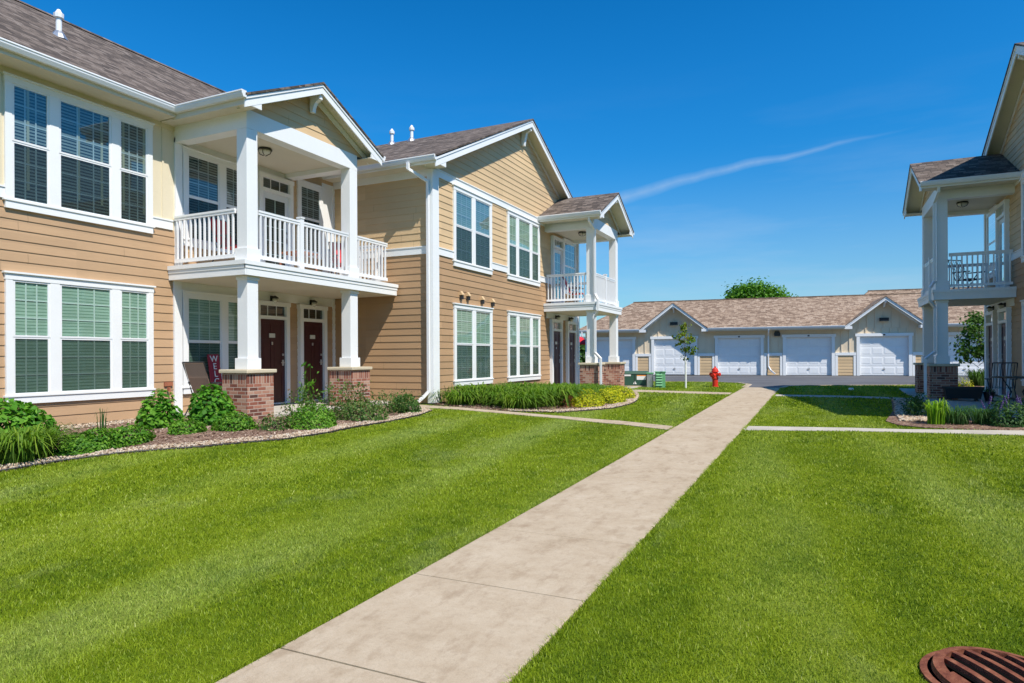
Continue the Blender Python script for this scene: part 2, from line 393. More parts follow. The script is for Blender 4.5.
# ---------------------------------------------------------------- ground heights
def ss(a, b, x):
    t = np.clip((np.asarray(x, float) - a) / (b - a), 0, 1); return t*t*(3 - 2*t)
def hh(X, Y):
    X = np.asarray(X, float); Y = np.asarray(Y, float)
    t = np.clip((Y - 3) / 23, 0, 1); gp = .35 * (t*.6 + .4*t*t*(3 - 2*t))
    Lf = ss(2., 6.5, -1.9 - X) * ss(1, 7, Y); gp = gp + (.32 - gp) * Lf
    Rr = ss(2.5, 6, X + 1.9); gp = gp + (np.minimum(gp, .22) - gp) * Rr * (1 - ss(24, 27, Y))
    return gp
def h1(x, y): return float(hh(x, y))
def inpoly(poly, X, Y):
    ins = np.zeros(X.shape, bool); n = len(poly)
    for i in range(n):
        x1, y1 = poly[i]; x2, y2 = poly[(i+1) % n]
        c = ((y1 > Y) != (y2 > Y)) & (X < (x2-x1) * (Y-y1) / ((y2-y1) if y2 != y1 else 1e-9) + x1)
        ins ^= c
    return ins

BED_L = [(-11.86,-3),(-8.9,-3),(-8.75,1),(-8.6,4.35),(-8.44,4.93),(-8.15,5.52),(-7.6,6.29),(-7.22,7.41),(-7.2,8.3),(-7.3,9.1),(-7.3,10.1),(-7.45,11.3),(-7.75,12.3),(-8.6,12.85),(-9.6,12.95),(-11.86,12.9)]
WALK_A = [(-2.52,12.15),(-3.6,12.7),(-5,13.1),(-6.4,13.02),(-8,12.95),(-9.6,12.9),(-9.6,13.85),(-8.5,13.6),(-7.2,13.4),(-6.5,13.42),(-5.13,13.5),(-3.8,13.3),(-2.52,12.7)]
BED_M = [(-8.76,13.95),(-8.4,13.68),(-7.2,13.42),(-6.3,13.5),(-5.42,14.1),(-4.98,14.93),(-4.65,15.7),(-4.55,16.8),(-4.62,17.8),(-4.9,19.2),(-5.2,20.4),(-5.6,21.55),(-6.6,21.6),(-8.76,21.2)]
SLAB_2 = [(-8.76,21.2),(-6.6,21.2),(-6.6,22.95),(-6.2,22.95),(-6.2,25.0),(-8.76,25.0)]
WALK_B = [(-6.3,21.65),(-2.52,21.3),(-2.52,22.1),(-6.3,22.75)]
PATH = [(-2.52,-4),(-1.30,-4),(-1.30,25.15),(-2.52,25.15)]
WALK_R = [(-1.3,12.6),(.46,13.1),(3.02,13.44),(9,13.7),(9,14.4),(3.2,14.1),(1.3,13.62),(.47,13.55),(-1.3,13.2)]
WALK_R2 = [(-1.3,21.0),(2.4,21.0),(2.4,21.65),(-1.3,21.65)]
BED_R = [(1.15,14.9),(1.3,14.25),(1.7,13.95),(2.5,13.98),(4.74,14.35),(4.74,16.3),(2.4,16.5),(2.3,20.95),(1.75,20.95),(1.45,17)]
PATIO = [(2.4,16.3),(4.74,16.3),(4.74,26),(2.4,26)]
DRIVE = [(-40,29.9),(-5.4,29.9),(-4.1,29.6),(-3.1,28.9),(-2.6,27.6),(-2.52,25.15),(-1.3,25.15),(-1.15,26.3),(-.6,27.1),(.5,27.7),(2,28.3),(3.6,29.2),(5.5,29.9),(45,29.9),(45,60),(-40,60)]
BED_R2 = [(3.6,27.2),(6.4,27.2),(6.4,29.4),(4.2,29.3),(3.6,28.6)]
HARD = [BED_L, WALK_A, BED_M, SLAB_2, WALK_B, PATH, WALK_R, WALK_R2, BED_R, PATIO, DRIVE, BED_R2]

def sheet(name, poly, mat, dz, kind='structure', thick=.06, step=.5, parent=None):
    """a sheet that follows the ground, cut to a polygon; edges turned down"""
    import bmesh
    bm = bmesh.new(); bm.faces.new([bm.verts.new((x, y, 0)) for x, y in poly])
    xs = [p[0] for p in poly]; ys = [p[1] for p in poly]
    for ax, lo, hi in ((0, max(min(xs), -15), min(max(xs), 12)), (1, min(ys), min(max(ys), 31))):
        k = math.ceil(lo/step)*step
        while k < hi:
            co = (k, 0, 0) if ax == 0 else (0, k, 0); no = (1, 0, 0) if ax == 0 else (0, 1, 0)
            bmesh.ops.bisect_plane(bm, geom=bm.verts[:]+bm.edges[:]+bm.faces[:], plane_co=co, plane_no=no); k += step
    edges = [e for e in bm.edges if e.is_boundary]
    r = bmesh.ops.extrude_edge_only(bm, edges=edges)
    low = {v for v in r['geom'] if isinstance(v, bmesh.types.BMVert)}
    for v in bm.verts: v.co.z = h1(v.co.x, v.co.y) + dz - (thick if v in low else 0)
    bmesh.ops.recalc_face_normals(bm, faces=bm.faces[:])
    me = bpy.data.meshes.new(name); bm.to_mesh(me); bm.free(); me.materials.append(MATS[mat])
    o = bpy.data.objects.new(name, me); COL.objects.link(o); ORG[o] = Vector((0, 0, 0))
    if kind: o['kind'] = kind
    return o

def ground():
    xs = np.concatenate([[-400,-200,-100,-50,-25], np.arange(-13, 12.01, .5), [20, 40, 100, 200, 400]])
    ys = np.concatenate([[-300,-100,-40,-15,-8], np.arange(-4, 31.01, .5), [45, 70, 120, 250, 500, 900]])
    XX, YY = np.meshgrid(xs, ys); Z = hh(XX, YY)
    v = np.stack([XX, YY, Z], -1).reshape(-1, 3).tolist(); nx = len(xs); f = []
    for j in range(len(ys)-1):
        for i in range(nx-1):
            # the lawn runs on under the storm drain, no hole is cut
            f.append((j*nx+i, j*nx+i+1, (j+1)*nx+i+1, (j+1)*nx+i))
    me = bpy.data.meshes.new('lawn'); me.from_pydata(v, [], f); me.materials.append(MATS['lawn_soil'])
    o = bpy.data.objects.new('lawn', me); COL.objects.link(o); o['kind'] = 'structure'
ground()
# main walk: separate panels with tooled joints between them
def path_panels():
    mb = MB(); y = -3.66; k = 0
    while y < 25.1:
        y1 = min(y + 1.24, 25.14)
        a, b = y + .0075, y1 - .0075
        for (s0, s1) in ((a, (a+b)/2), ((a+b)/2, b)):
            lo = [(-2.52, s0, h1(-1.9, s0)-.05), (-1.30, s0, h1(-1.9, s0)-.05), (-1.30, s1, h1(-1.9, s1)-.05), (-2.52, s1, h1(-1.9, s1)-.05)]
            c = .006
            mid = [(x, yy, z+.062) for x, yy, z in lo]
            sx = [(c, c if s0 == a else 0), (-c, c if s0 == a else 0), (-c, -c if s1 == b else 0), (c, -c if s1 == b else 0)]
            top = [(p[0]+d[0], p[1]+d[1], p[2]+.005) for p, d in zip(mid, sx)]
            mb.rings([lo, mid, top])
        y = y1; k += 1
    mb2 = mb
    o = ob('sidewalk', mb2, 'concrete'); o['kind'] = 'structure'
    return o
path_panels()
for nm, pl, mt, dz in (('side_walk_left', WALK_A, 'concrete', .012), ('porch_walk', WALK_B, 'concrete', .012),
        ('side_walk_right', WALK_R, 'concrete_grey', .012), ('porch_walk_right', WALK_R2, 'concrete_grey', .012),
        ('patio_slab', PATIO, 'concrete_grey', .03), ('porch_slab', SLAB_2, 'concrete_grey', .03),
        ('planting_bed_left', BED_L, 'mulch', .02), ('planting_bed_middle', BED_M, 'mulch', .02), ('planting_bed_right', BED_R, 'mulch', .02),
        ('planting_bed_far', BED_R2, 'mulch', .02), ('driveway', DRIVE, 'asphalt', .008)):
    sheet(nm, pl, mt, dz)
def curb():
    mb = MB(); pts = DRIVE[:6]
    for run in ([(-16, 29.9)] + DRIVE[1:6], [DRIVE[6], DRIVE[7], DRIVE[8], DRIVE[9], DRIVE[10], DRIVE[11], DRIVE[12], (20, 29.9)]):
        P = [Vector((x, y, 0)) for x, y in run]; rg = []
        for i, p in enumerate(P):
            d = (P[min(i+1, len(P)-1)] - P[max(i-1, 0)]).normalized(); n = Vector((-d.y, d.x, 0))
            z = h1(p.x, p.y)
            rg.append([(p - n*.10) + Vector((0,0,z-.05)), (p - n*.10) + Vector((0,0,z+.03)), (p + n*.06) + Vector((0,0,z+.028)), (p + n*.12) + Vector((0,0,z+.012)), (p + n*.12) + Vector((0,0,z-.05))])
        mb.rings([[tuple(q) for q in r] for r in rg])
    o = ob('curb', mb, 'concrete'); o['kind'] = 'structure'
curb()

# ---------------------------------------------------------------- building parts
def lap_siding(mb, o, a, n, zlo, zhi, sl, sr, course=.171):
    """real lapped boards: o origin, a along, n outward; sl/sr give left/right limits at height z"""
    o = Vector(o); a = Vector(a); n = Vector(n); z = zlo
    while z < zhi - .002:
        z1 = min(z + course, zhi)
        def P(s, zz, out): 
            p = o + a*s + n*out; return (p.x, p.y, zz)
        l0, r0, l1, r1 = sl(z), sr(z), sl(z1), sr(z1)
        if r0 - l0 > .01:
            if r1 < l1: r1 = l1 = (r1+l1)/2
            mb.quad(P(l0, z, .018), P(r0, z, .018), P(r1, z1, .005), P(l1, z1, .005))
            mb.quad(P(l0, z, .0), P(r0, z, .0), P(r0, z, .018), P(l0, z, .018))
        z = z1
def facade_siding(T, p, q0, q1, z0, z1, **kw):
    mb = MB(T); lap_siding(mb, (p, 0, 0), (0, 1, 0), (1, 0, 0), z0, z1, kw.get('sl', lambda z: q0), kw.get('sr', lambda z: q1)); return mb
def double_hung(T, B, q0, q1, z0, z1, units, mat_blind='blind_bright', glass='glass', cw=.10, p0=0, rows=3, cols=(3,3,3), sill=True, screen=True, label=None):
    """window with casing on a wall plane p0; q0..q1, z0..z1 are the outside of the casing; units = widths"""
    m = MB(T)
    m.box(p0, p0+.055, q0, q0+cw, z0+.12, z1-.13); m.box(p0, p0+.055, q1-cw, q1, z0+.12, z1-.13)
    m.box(p0, p0+.06, q0-.01, q1+.01, z1-.13, z1-.03); m.box(p0, p0+.085, q0-.035, q1+.035, z1-.03, z1)
    if sill:
        m.box(p0, p0+.075, q0-.03, q1+.03, z0+.09, z0+.12); m.box(p0, p0+.058, q0, q1, z0-.03, z0+.09)
    else: m.box(p0, p0+.06, q0, q1, z0, z0+.12)
    tot = sum(units); inner = (q1-q0) - 2*cw; mw = .15 if len(units) > 1 else 0
    if len(units) > 1: mw = min(.15, inner*.09)
    unit = (inner - mw*(len(units)-1)) / tot; q = q0 + cw; rects = []
    for i, u in enumerate(units):
        rects.append((q, q + u*unit)); q += u*unit
        if i < len(units)-1: m.box(p0, p0+.055, q, q+mw, z0+.12, z1-.13); q += mw
    w = ob('window', m, 'white_trim', B, label=label)
    sa, pa, gr, bl, sc = MB(T), MB(T), MB(T), MB(T), MB(T)
    za, zb = z0+.12, z1-.13; zm = (za+zb)/2 + .01; s = .038
    for i, (a, b) in enumerate(rects):
        for (c, d, pf) in ((za, zm, .040), (zm, zb, .047)):
            sa.box(p0+.022, p0+pf, a, a+s, c, d); sa.box(p0+.022, p0+pf, b-s, b, c, d)
            sa.box(p0+.022, p0+pf-.002, a+s, b-s, c, c+s*.8); sa.box(p0+.022, p0+pf-.002, a+s, b-s, d-s*.8, d)
            cc = cols[min(i, len(cols)-1)]; gw = .0115
            for k in range(1, cc): x = a+s+(b-a-2*s)*k/cc; gr.box(p0+.026, p0+.031, x-gw, x+gw, c+s*.8, d-s*.8)
            for k in range(1, rows): z = c+s*.8+(d-c-1.6*s)*k/rows; gr.box(p0+.0265, p0+.0305, a+s, b-s, z-gw, z+gw)
            pa.quad((p0+.0335, a+s, c+s*.8), (p0+.0335, b-s, c+s*.8), (p0+.0335, b-s, d-s*.8), (p0+.0335, a+s, d-s*.8))
        bl.quad((p0+.0205, a, za), (p0+.0205, b, za), (p0+.0205, b, zb), (p0+.0205, a, zb))
        sc.quad((p0+.0375, a+s, za+s*.8), (p0+.0375, b-s, za+s*.8), (p0+.0375, b-s, zm-s*.8), (p0+.0375, a+s, zm-s*.8))
    ob('sash', sa, 'white_vinyl', w); ob('grille', gr, 'white_vinyl', w); ob('pane', pa, glass, w); ob('blind', bl, mat_blind, w)
    if screen: ob('insect_screen', sc, 'screen', w)
    return w
def door_unit(T, B, q0, q1, zf, zt, mat='maroon_paint', p0=0, transom=True, glassdoor=False, cw=.11, handle_side=1):
    """frame outside q0..q1, floor zf, top of frame zt"""
    m = MB(T); m.box(p0, p0+.12, q0, q0+cw, zf, zt-.1); m.box(p0, p0+.12, q1-cw, q1, zf, zt-.1); m.box(p0, p0+.13, q0-.02, q1+.02, zt-.1, zt)
    dt = zt-.1 if not transom else zt-.1-.32
    if transom: m.box(p0, p0+.115, q0+cw, q1-cw, dt, dt+.08)
    m.box(p0, p0+.115, q0+cw, q1-cw, zf, zf+.03)
    fr = ob('door_frame', m, 'white_trim', B)
    if transom:
        t = MB(T); t.quad((p0+.05, q0+cw, dt+.08), (p0+.05, q1-cw, dt+.08), (p0+.05, q1-cw, zt-.1), (p0+.05, q0+cw, zt-.1))
        tr = ob('transom_pane', t, 'glass_upper', fr)
        b = MB(T); b.box(p0+.018, p0+.03, q0+cw, q1-cw, dt+.08, zt-.1); ob('transom_blind', b, 'blind_plain', fr)
        g = MB(T)
        for k in (1, 2): x = q0+cw+(q1-q0-2*cw)*k/3; g.box(p0+.052, p0+.062, x-.01, x+.01, dt+.08, zt-.1)
        ob('transom_grille', g, 'white_vinyl', fr)
    d = MB(T); a, b = q0+cw+.004, q1-cw-.004; z0, z1 = zf+.035, dt-.006; W = b-a; H = z1-z0
    d.box(p0+.015, p0+.042, a, b, z0, z1)
    st = W*.13; rows = [(0.06, .36), (.42, .76), (.80, .95)] if not glassdoor else []
    # stiles and rails stand proud of the panels
    if not glassdoor:
        d.box(p0+.042, p0+.052, a, a+st, z0, z1); d.box(p0+.042, p0+.052, b-st, b, z0, z1); d.box(p0+.042, p0+.0515, (a+b)/2-st*.4, (a+b)/2+st*.4, z0, z1)
        prev = 0
        for (r0, r1) in rows + [(1, 1)]:
            for (x0, x1) in ((a+st, (a+b)/2-st*.4), ((a+b)/2+st*.4, b-st)): d.box(p0+.042, p0+.051, x0, x1, z0+H*prev, z0+H*r0)
            prev = r1
            if r0 < 1:
                for (x0, x1) in ((a+st, (a+b)/2-st*.4), ((a+b)/2+st*.4, b-st)): d.box(p0+.042, p0+.047, x0+.03, x1-.03, z0+H*r0+.03, z0+H*r1-.03)
    else:
        d.box(p0+.042, p0+.055, a, a+st, z0, z1); d.box(p0+.042, p0+.055, b-st, b, z0, z1); d.box(p0+.042, p0+.054, a+st, b-st, z0, z0+H*.12); d.box(p0+.042, p0+.054, a+st, b-st, z0+H*.93, z1)
    do = ob('door', d, mat, B)
    if glassdoor:
        g = MB(T); g.quad((p0+.052, a+st, z0+H*.12), (p0+.052, b-st, z0+H*.12), (p0+.052, b-st, z0+H*.93), (p0+.052, a+st, z0+H*.93)); ob('door_pane', g, 'glass', do)
        g = MB(T); g.quad((p0+.044, a+st, z0+H*.12), (p0+.044, b-st, z0+H*.12), (p0+.044, b-st, z0+H*.93), (p0+.044, a+st, z0+H*.93)); ob('door_blind', g, 'blind_plain', do)
        g = MB(T)
        for k in (1,): x = a+st+(W-2*st)*k/2; g.box(p0+.046, p0+.051, x-.012, x+.012, z0+H*.12, z0+H*.93)
        for k in range(1, 5): z = z0+H*(.12+.81*k/5); g.box(p0+.0465, p0+.0505, a+st, b-st, z-.01, z+.01)
        ob('door_grille', g, 'white_vinyl', do)
    hq = b-.06 if handle_side > 0 else a+.06
    hm = MB(T); hm.box(p0+.052, p0+.06, hq-.03, hq+.03, z0+.88, z0+1.02); hm.box(p0+.06, p0+.10, hq-.012, hq+.012, z0+.94, z0+.965); hm.box(p0+.095, p0+.11, hq-.10*handle_side, hq+.012, z0+.94, z0+.965)
    hm.box(p0+.052, p0+.07, hq-.025, hq+.025, z0+1.12, z0+1.17); ob('handle', hm, 'metal_light', do)
    if not glassdoor:
        c = (a+b)/2; n = MB(T); n.box(p0+.052, p0+.062, c-.09, c+.09, z0+1.55, z0+1.65); ob('number_plate', n, 'lamp_glass', do)
        n = MB(T); n.box(p0+.052, p0+.066, c-.02, c+.02, z0+1.38, z0+1.45); ob('door_knocker', n, 'metal_light', do)
    return do
def bracket(T, B, p0, p1, q, ztop, w=.09, dep=.36):
    m = MB(T); prof = [(p0, ztop), (p1, ztop), (p1, ztop-.09), (p1-(p1-p0)*.45, ztop-.15), (p0+(p1-p0)*.35, ztop-dep*.75), (p0+(p1-p0)*.3, ztop-dep), (p0, ztop-dep)]
    m.extrude([(p, q-w/2, z) for p, z in prof], (0, w, 0)); ob('bracket', m, 'white_trim', B)
def gutter(T, mb, path_a, path_b, out, h=.12, w=.12):
    """K-style gutter from a to b (p,q,z of its top back edge); out = unit outward dir"""
    a, b, o = Vector(path_a), Vector(path_b), Vector(out)
    prof = [(0, 0), (w*.98, 0), (w, -.022), (w*.90, -.034), (w*.88, -.06), (w*.62, -h), (0, -h)]
    pa = [tuple(a + o*x + Vector((0, 0, z))) for x, z in prof]; mb.extrude(pa, b - a)
def gable_roof(T, B, qa, half, za, slope, p_back, p_wall, p_rake, sides=(1, 1), mat='shingles', rh=.2, gut=True, ret=True, gutter_from=None, soffit_to=None):
    """gable with its ridge along p: peak at (qa, za); overhangs included in half"""
    th = .045; ze = za - half*slope; nl = math.hypot(1, slope)
    m = MB(T)
    for s in (-1, 1):
        e = qa + s*half*1.012
        m.hexa([(p_back, qa, za-th), (p_rake+.02, qa, za-th), (p_rake+.02, e, ze-th), (p_back, e, ze-th)],
               [(p_back, qa, za), (p_rake+.02, qa, za), (p_rake+.02, e, ze), (p_back, e, ze)])
    rf = ob('roof', m, mat, B)
    # rake boards: a drip strip over a wider fascia
    m = MB(T)
    for s in (-1, 1):
        def seg(p0, p1, d0, d1, h0=0.0, h1_=half):
            a0 = [(p0, qa + s*h0, za-h0*slope-d1), (p1, qa + s*h0, za-h0*slope-d1), (p1, qa+s*h1_, za-h1_*slope-d1), (p0, qa+s*h1_, za-h1_*slope-d1)]
            a1 = [(x, y, z + (d1-d0)) for x, y, z in a0]; m.hexa(a0, a1)
        seg(p_rake-.03, p_rake, th+.002, th+.055); seg(p_rake-.045, p_rake-.018, th+.057, th+rh)
        # frieze board under the soffit on the wall
        seg(p_wall+.002, p_wall+.028, th+.075, th+.20, 0, half-.1)
    ob('rake_trim', m, 'white_trim', B)
    m = MB(T)
    for s in (-1, 1):
        m.quad((p_wall, qa, za-th-.06), (p_rake-.04, qa, za-th-.06), (p_rake-.04, qa+s*half, ze-th-.06), (p_wall, qa+s*half, ze-th-.06))
    ob('rake_soffit', m, 'soffit', B)
    bracket(T, B, p_wall+.03, p_rake-.06, qa, za-th-rh-.02, .09 if half < 3 else .13, .34 if half < 3 else .55)
    if gut:
        m = MB(T); f = MB(T); sf = MB(T)
        for s, on in zip((-1, 1), sides):
            if not on:
                e = qa + s*half; so2 = .4
                f.extrude([(p_rake-.052, e-s*.001, ze-.172), (p_rake-.052, e-s*so2, ze-.172), (p_rake-.052, e-s*so2, ze+so2*slope-.07), (p_rake-.052, e-s*.001, ze-.06)], (.03, 0, 0)); continue
            e = qa + s*half; ge = e + s*.005; pb = p_back if gutter_from is None else gutter_from
            gutter(T, m, (pb, ge, ze+.0), (p_rake+.005, ge, ze+.0), (0, s, 0))
            f.box(pb, p_rake-.05, e-.03 if s > 0 else e, e if s > 0 else e+.03, ze-.17, ze-.05)
            so = .5 if half > 3 else .36
            if soffit_to: so = soffit_to
            sf.box(pb, p_rake-.05, min(e-s*.03, e-s*so), max(e-s*.03, e-s*so), ze-.168, ze-.15)
            if ret:
                so2 = so - .02
                f.extrude([(p_rake-.052, e-s*.001, ze-.172), (p_rake-.052, e-s*so2, ze-.172), (p_rake-.052, e-s*so2, ze+so2*slope-.05-.02), (p_rake-.052, e-s*.001, ze-.06)], (.03, 0, 0))
        ob('gutter', m, 'white_vinyl', B); ob('fascia', f, 'white_trim', B); ob('soffit', sf, 'soffit', B)
    return ze
def railing(T, B, a, b, zf, n=None, posts=()):
    """a, b = (p,q) ends; top rail about 1.02 m above the floor"""
    a, b = Vector((*a, 0)), Vector((*b, 0)); Ln = (b-a).length; d = (b-a)/Ln; nn = Vector((-d.y, d.x, 0))
    def bar(mb, s0, s1, w, z0, z1):
        c = [a + d*s0 - nn*w, a + d*s1 - nn*w, a + d*s1 + nn*w, a + d*s0 + nn*w]
        mb.hexa([(p.x, p.y, z0) for p in c], [(p.x, p.y, z1) for p in c])
    m = MB(T); bar(m, 0, Ln, .032, zf+.98, zf+1.02); bar(m, 0, Ln, .022, zf+.93, zf+.981)
    r = ob('railing', m, 'white_vinyl', B); m = MB(T); bar(m, 0, Ln, .024, zf+.08, zf+.15); ob('bottom_rail', m, 'white_vinyl', r)
    n = max(2, round(Ln/.125)) if n is None else n
    for k in range(n):
        s = (k+.5)*Ln/n; q = MB(T); bar(q, s-.017, s+.017, .017, zf+.149, zf+.931); ob('baluster', q, 'white_vinyl', r, uv=False)
    for s in posts:
        q = MB(T); bar(q, s-.05, s+.05, .05, zf+.002, zf+1.07); bar(q, s-.062, s+.062, .062, zf+1.07, zf+1.10); ob('newel_post', q, 'white_vinyl', r)
    return r
def downspout(T, B, pts, w=.038):
    m = MB(T)
    for a, b in zip(pts[:-1], pts[1:]): 
        A, Bv = Vector(a), Vector(b); d = (Bv-A).normalized()*.012
        m.tube([A-d, Bv+d], w*1.28, 4, sq=True)
    ob('downspout', m, 'white_vinyl', B)
def sconce(T, B, p, q, z, s=1):
    m = MB(T); m.box(p, p+.03, q-.05*s, q+.05*s, z-.02, z+.10*s); m.box(p+.03, p+.09, q-.02, q+.02, z+.06*s, z+.085*s)
    c = p+.10*s; n = 10
    m.rings([[(c+r*math.cos(2*math.pi*i/n), q+r*math.sin(2*math.pi*i/n), z+zz) for i in range(n)] for r, zz in ((.02, .10*s), (.085*s, .055*s), (.085*s, .035*s))])
    o = ob('wall_lamp', m, 'metal_dark', B)
    g = MB(T); g.rings([[(c+r*math.cos(2*math.pi*i/n), q+r*math.sin(2*math.pi*i/n), z+zz) for i in range(n)] for r, zz in ((.06*s, .034*s), (.065*s, -.03*s), (.03*s, -.07*s))]); ob('lamp_shade', g, 'lamp_glass', o, smooth=True)
def ceiling_light(T, B, p, q, z):
    n = 16; R_ = lambda r, zz: [(p+r*math.cos(2*math.pi*i/n), q+r*math.sin(2*math.pi*i/n), z+zz) for i in range(n)]
    m = MB(T); m.rings([R_(.13, 0), R_(.15, -.03), R_(.15, -.045)]); 
    for k in range(4):
        t = k*math.pi/2+.4; m.tube([(p+.145*math.cos(t), q+.145*math.sin(t), z-.045), (p+.11*math.cos(t), q+.11*math.sin(t), z-.12), (p+.03*math.cos(t), q+.03*math.sin(t), z-.155)], .008, 4)
    o = ob('ceiling_light', m, 'metal_dark', B)
    g = MB(T); g.rings([R_(.135, -.045), R_(.12, -.09), R_(.07, -.13), R_(.015, -.145)]); ob('lamp_shade', g, 'lamp_glass', o, smooth=True)
def pipe_vent(T, B, p, q, z, h=.5):
    m = MB(T); n = 10; R_ = lambda r, zz: [(p+r*math.cos(2*math.pi*i/n), q+r*math.sin(2*math.pi*i/n), z+zz) for i in range(n)]
    m.rings([R_(.055, -.15), R_(.055, h-.1), R_(.09, h-.08), R_(.095, h), R_(.06, h+.03), R_(.03, h+.09), R_(.01, h+.1)])
    o = ob('roof_vent', m, 'white_vinyl', B, smooth=False)
    f = MB(T); f.rings([R_(.17, -.10), R_(.12, .0), R_(.07, .07)]); ob('flashing', f, 'metal_light', o)

def porch(T, B, q1, q2, qr1, qr2, pc, zf, deck_q, roof, p_wall, wall_siding, ends):
    """q1..: near column start; q2: far column end; pc: front face of the columns; deck_q: deck from/to"""
    cw = .265; qc = [(q1, q1+cw), (q2-cw, q2)]
    for (a, b) in qc:
        c = (a+b)/2; pm = pc-cw/2
        # brick pier with limestone cap, lower column with plinth, upper column with base
        m = MB(T); m.box(pm-.325, pm+.325, c-.325, c+.325, zf-.15, 1.215); pier = ob('brick_pier', m, 'brick', B)
        m = MB(T); m.box(pm-.37, pm+.37, c-.37, c+.37, 1.216, 1.285); ob('cap', m, 'limestone', pier, bevel=.012)
        m = MB(T); m.box(pm-cw/2, pm+cw/2, a, b, 1.50, 3.07); m.box(pm-cw/2-.035, pm+cw/2+.035, a-.035, b+.035, 1.286, 1.50); m.box(pm-cw/2-.02, pm+cw/2+.02, a-.02, b+.02, 3.0, 3.068)
        ob('lower_column', m, 'white_trim', B, bevel=.006)
        m = MB(T); m.box(pm-cw/2, pm+cw/2, a, b, 3.60, 5.88); m.box(pm-cw/2-.03, pm+cw/2+.03, a-.03, b+.03, 3.352, 3.60)
        ob('upper_column', m, 'white_trim', B, bevel=.006)
    # deck
    d0, d1 = deck_q; po = pc+.09
    m = MB(T); m.box(0.02, po-.04, d0+.04, d1-.04, 3.08, 3.27); m.box(0.02, po+.03, d0-.03, d1+.03, 3.268, 3.35)
    m.box(.02, po, d0, d0+.042, 3.07, 3.27); m.box(.02, po, d1-.042, d1, 3.07, 3.27); m.box(po-.042, po, d0+.04, d1-.04, 3.07, 3.27)
    m.box(.02, po+.012, d0-.012, d0, 3.2, 3.266); m.box(po, po+.012, d0-.012, d1+.012, 3.2, 3.266)
    dk = ob('balcony_deck', m, 'white_trim', B)
    m = MB(T); m.box(.03, po-.06, d0+.06, d1-.06, 3.065, 3.079); ob('porch_ceiling', m, 'soffit', B)
    # upper beams and ceiling
    m = MB(T); m.box(0.0, pc, q1, q1+cw, 5.882, 6.235); m.box(0, pc, q2-cw, q2, 5.882, 6.235); m.box(pc-cw, pc-.001, q1+cw, q2-cw, 5.884, 6.235)
    ob('beam', m, 'white_trim', B)
    m = MB(T); m.box(0, pc-cw, q1+cw, q2-cw, 5.985, 6.0); ob('balcony_ceiling', m, 'soffit', B)
    ceiling_light(T, B, pc*.5+.1, (q1+q2)/2-.3, 5.985)
    # gable
    qa, half, za, slope, p_back, p_rake = roof
    m = MB(T); z0 = 6.236; zt = za-.12
    lap_siding(m, (pc-.04, 0, 0), (0, 1, 0), (1, 0, 0), z0, zt, lambda z: qa-(zt-z)/slope, lambda z: qa+(zt-z)/slope)
    ob('gable_siding', m, 'siding_yellow', B)
    gable_roof(T, B, qa, half, za, slope, p_back, pc-.02, p_rake, sides=ends, soffit_to=.42, gutter_from=.03)

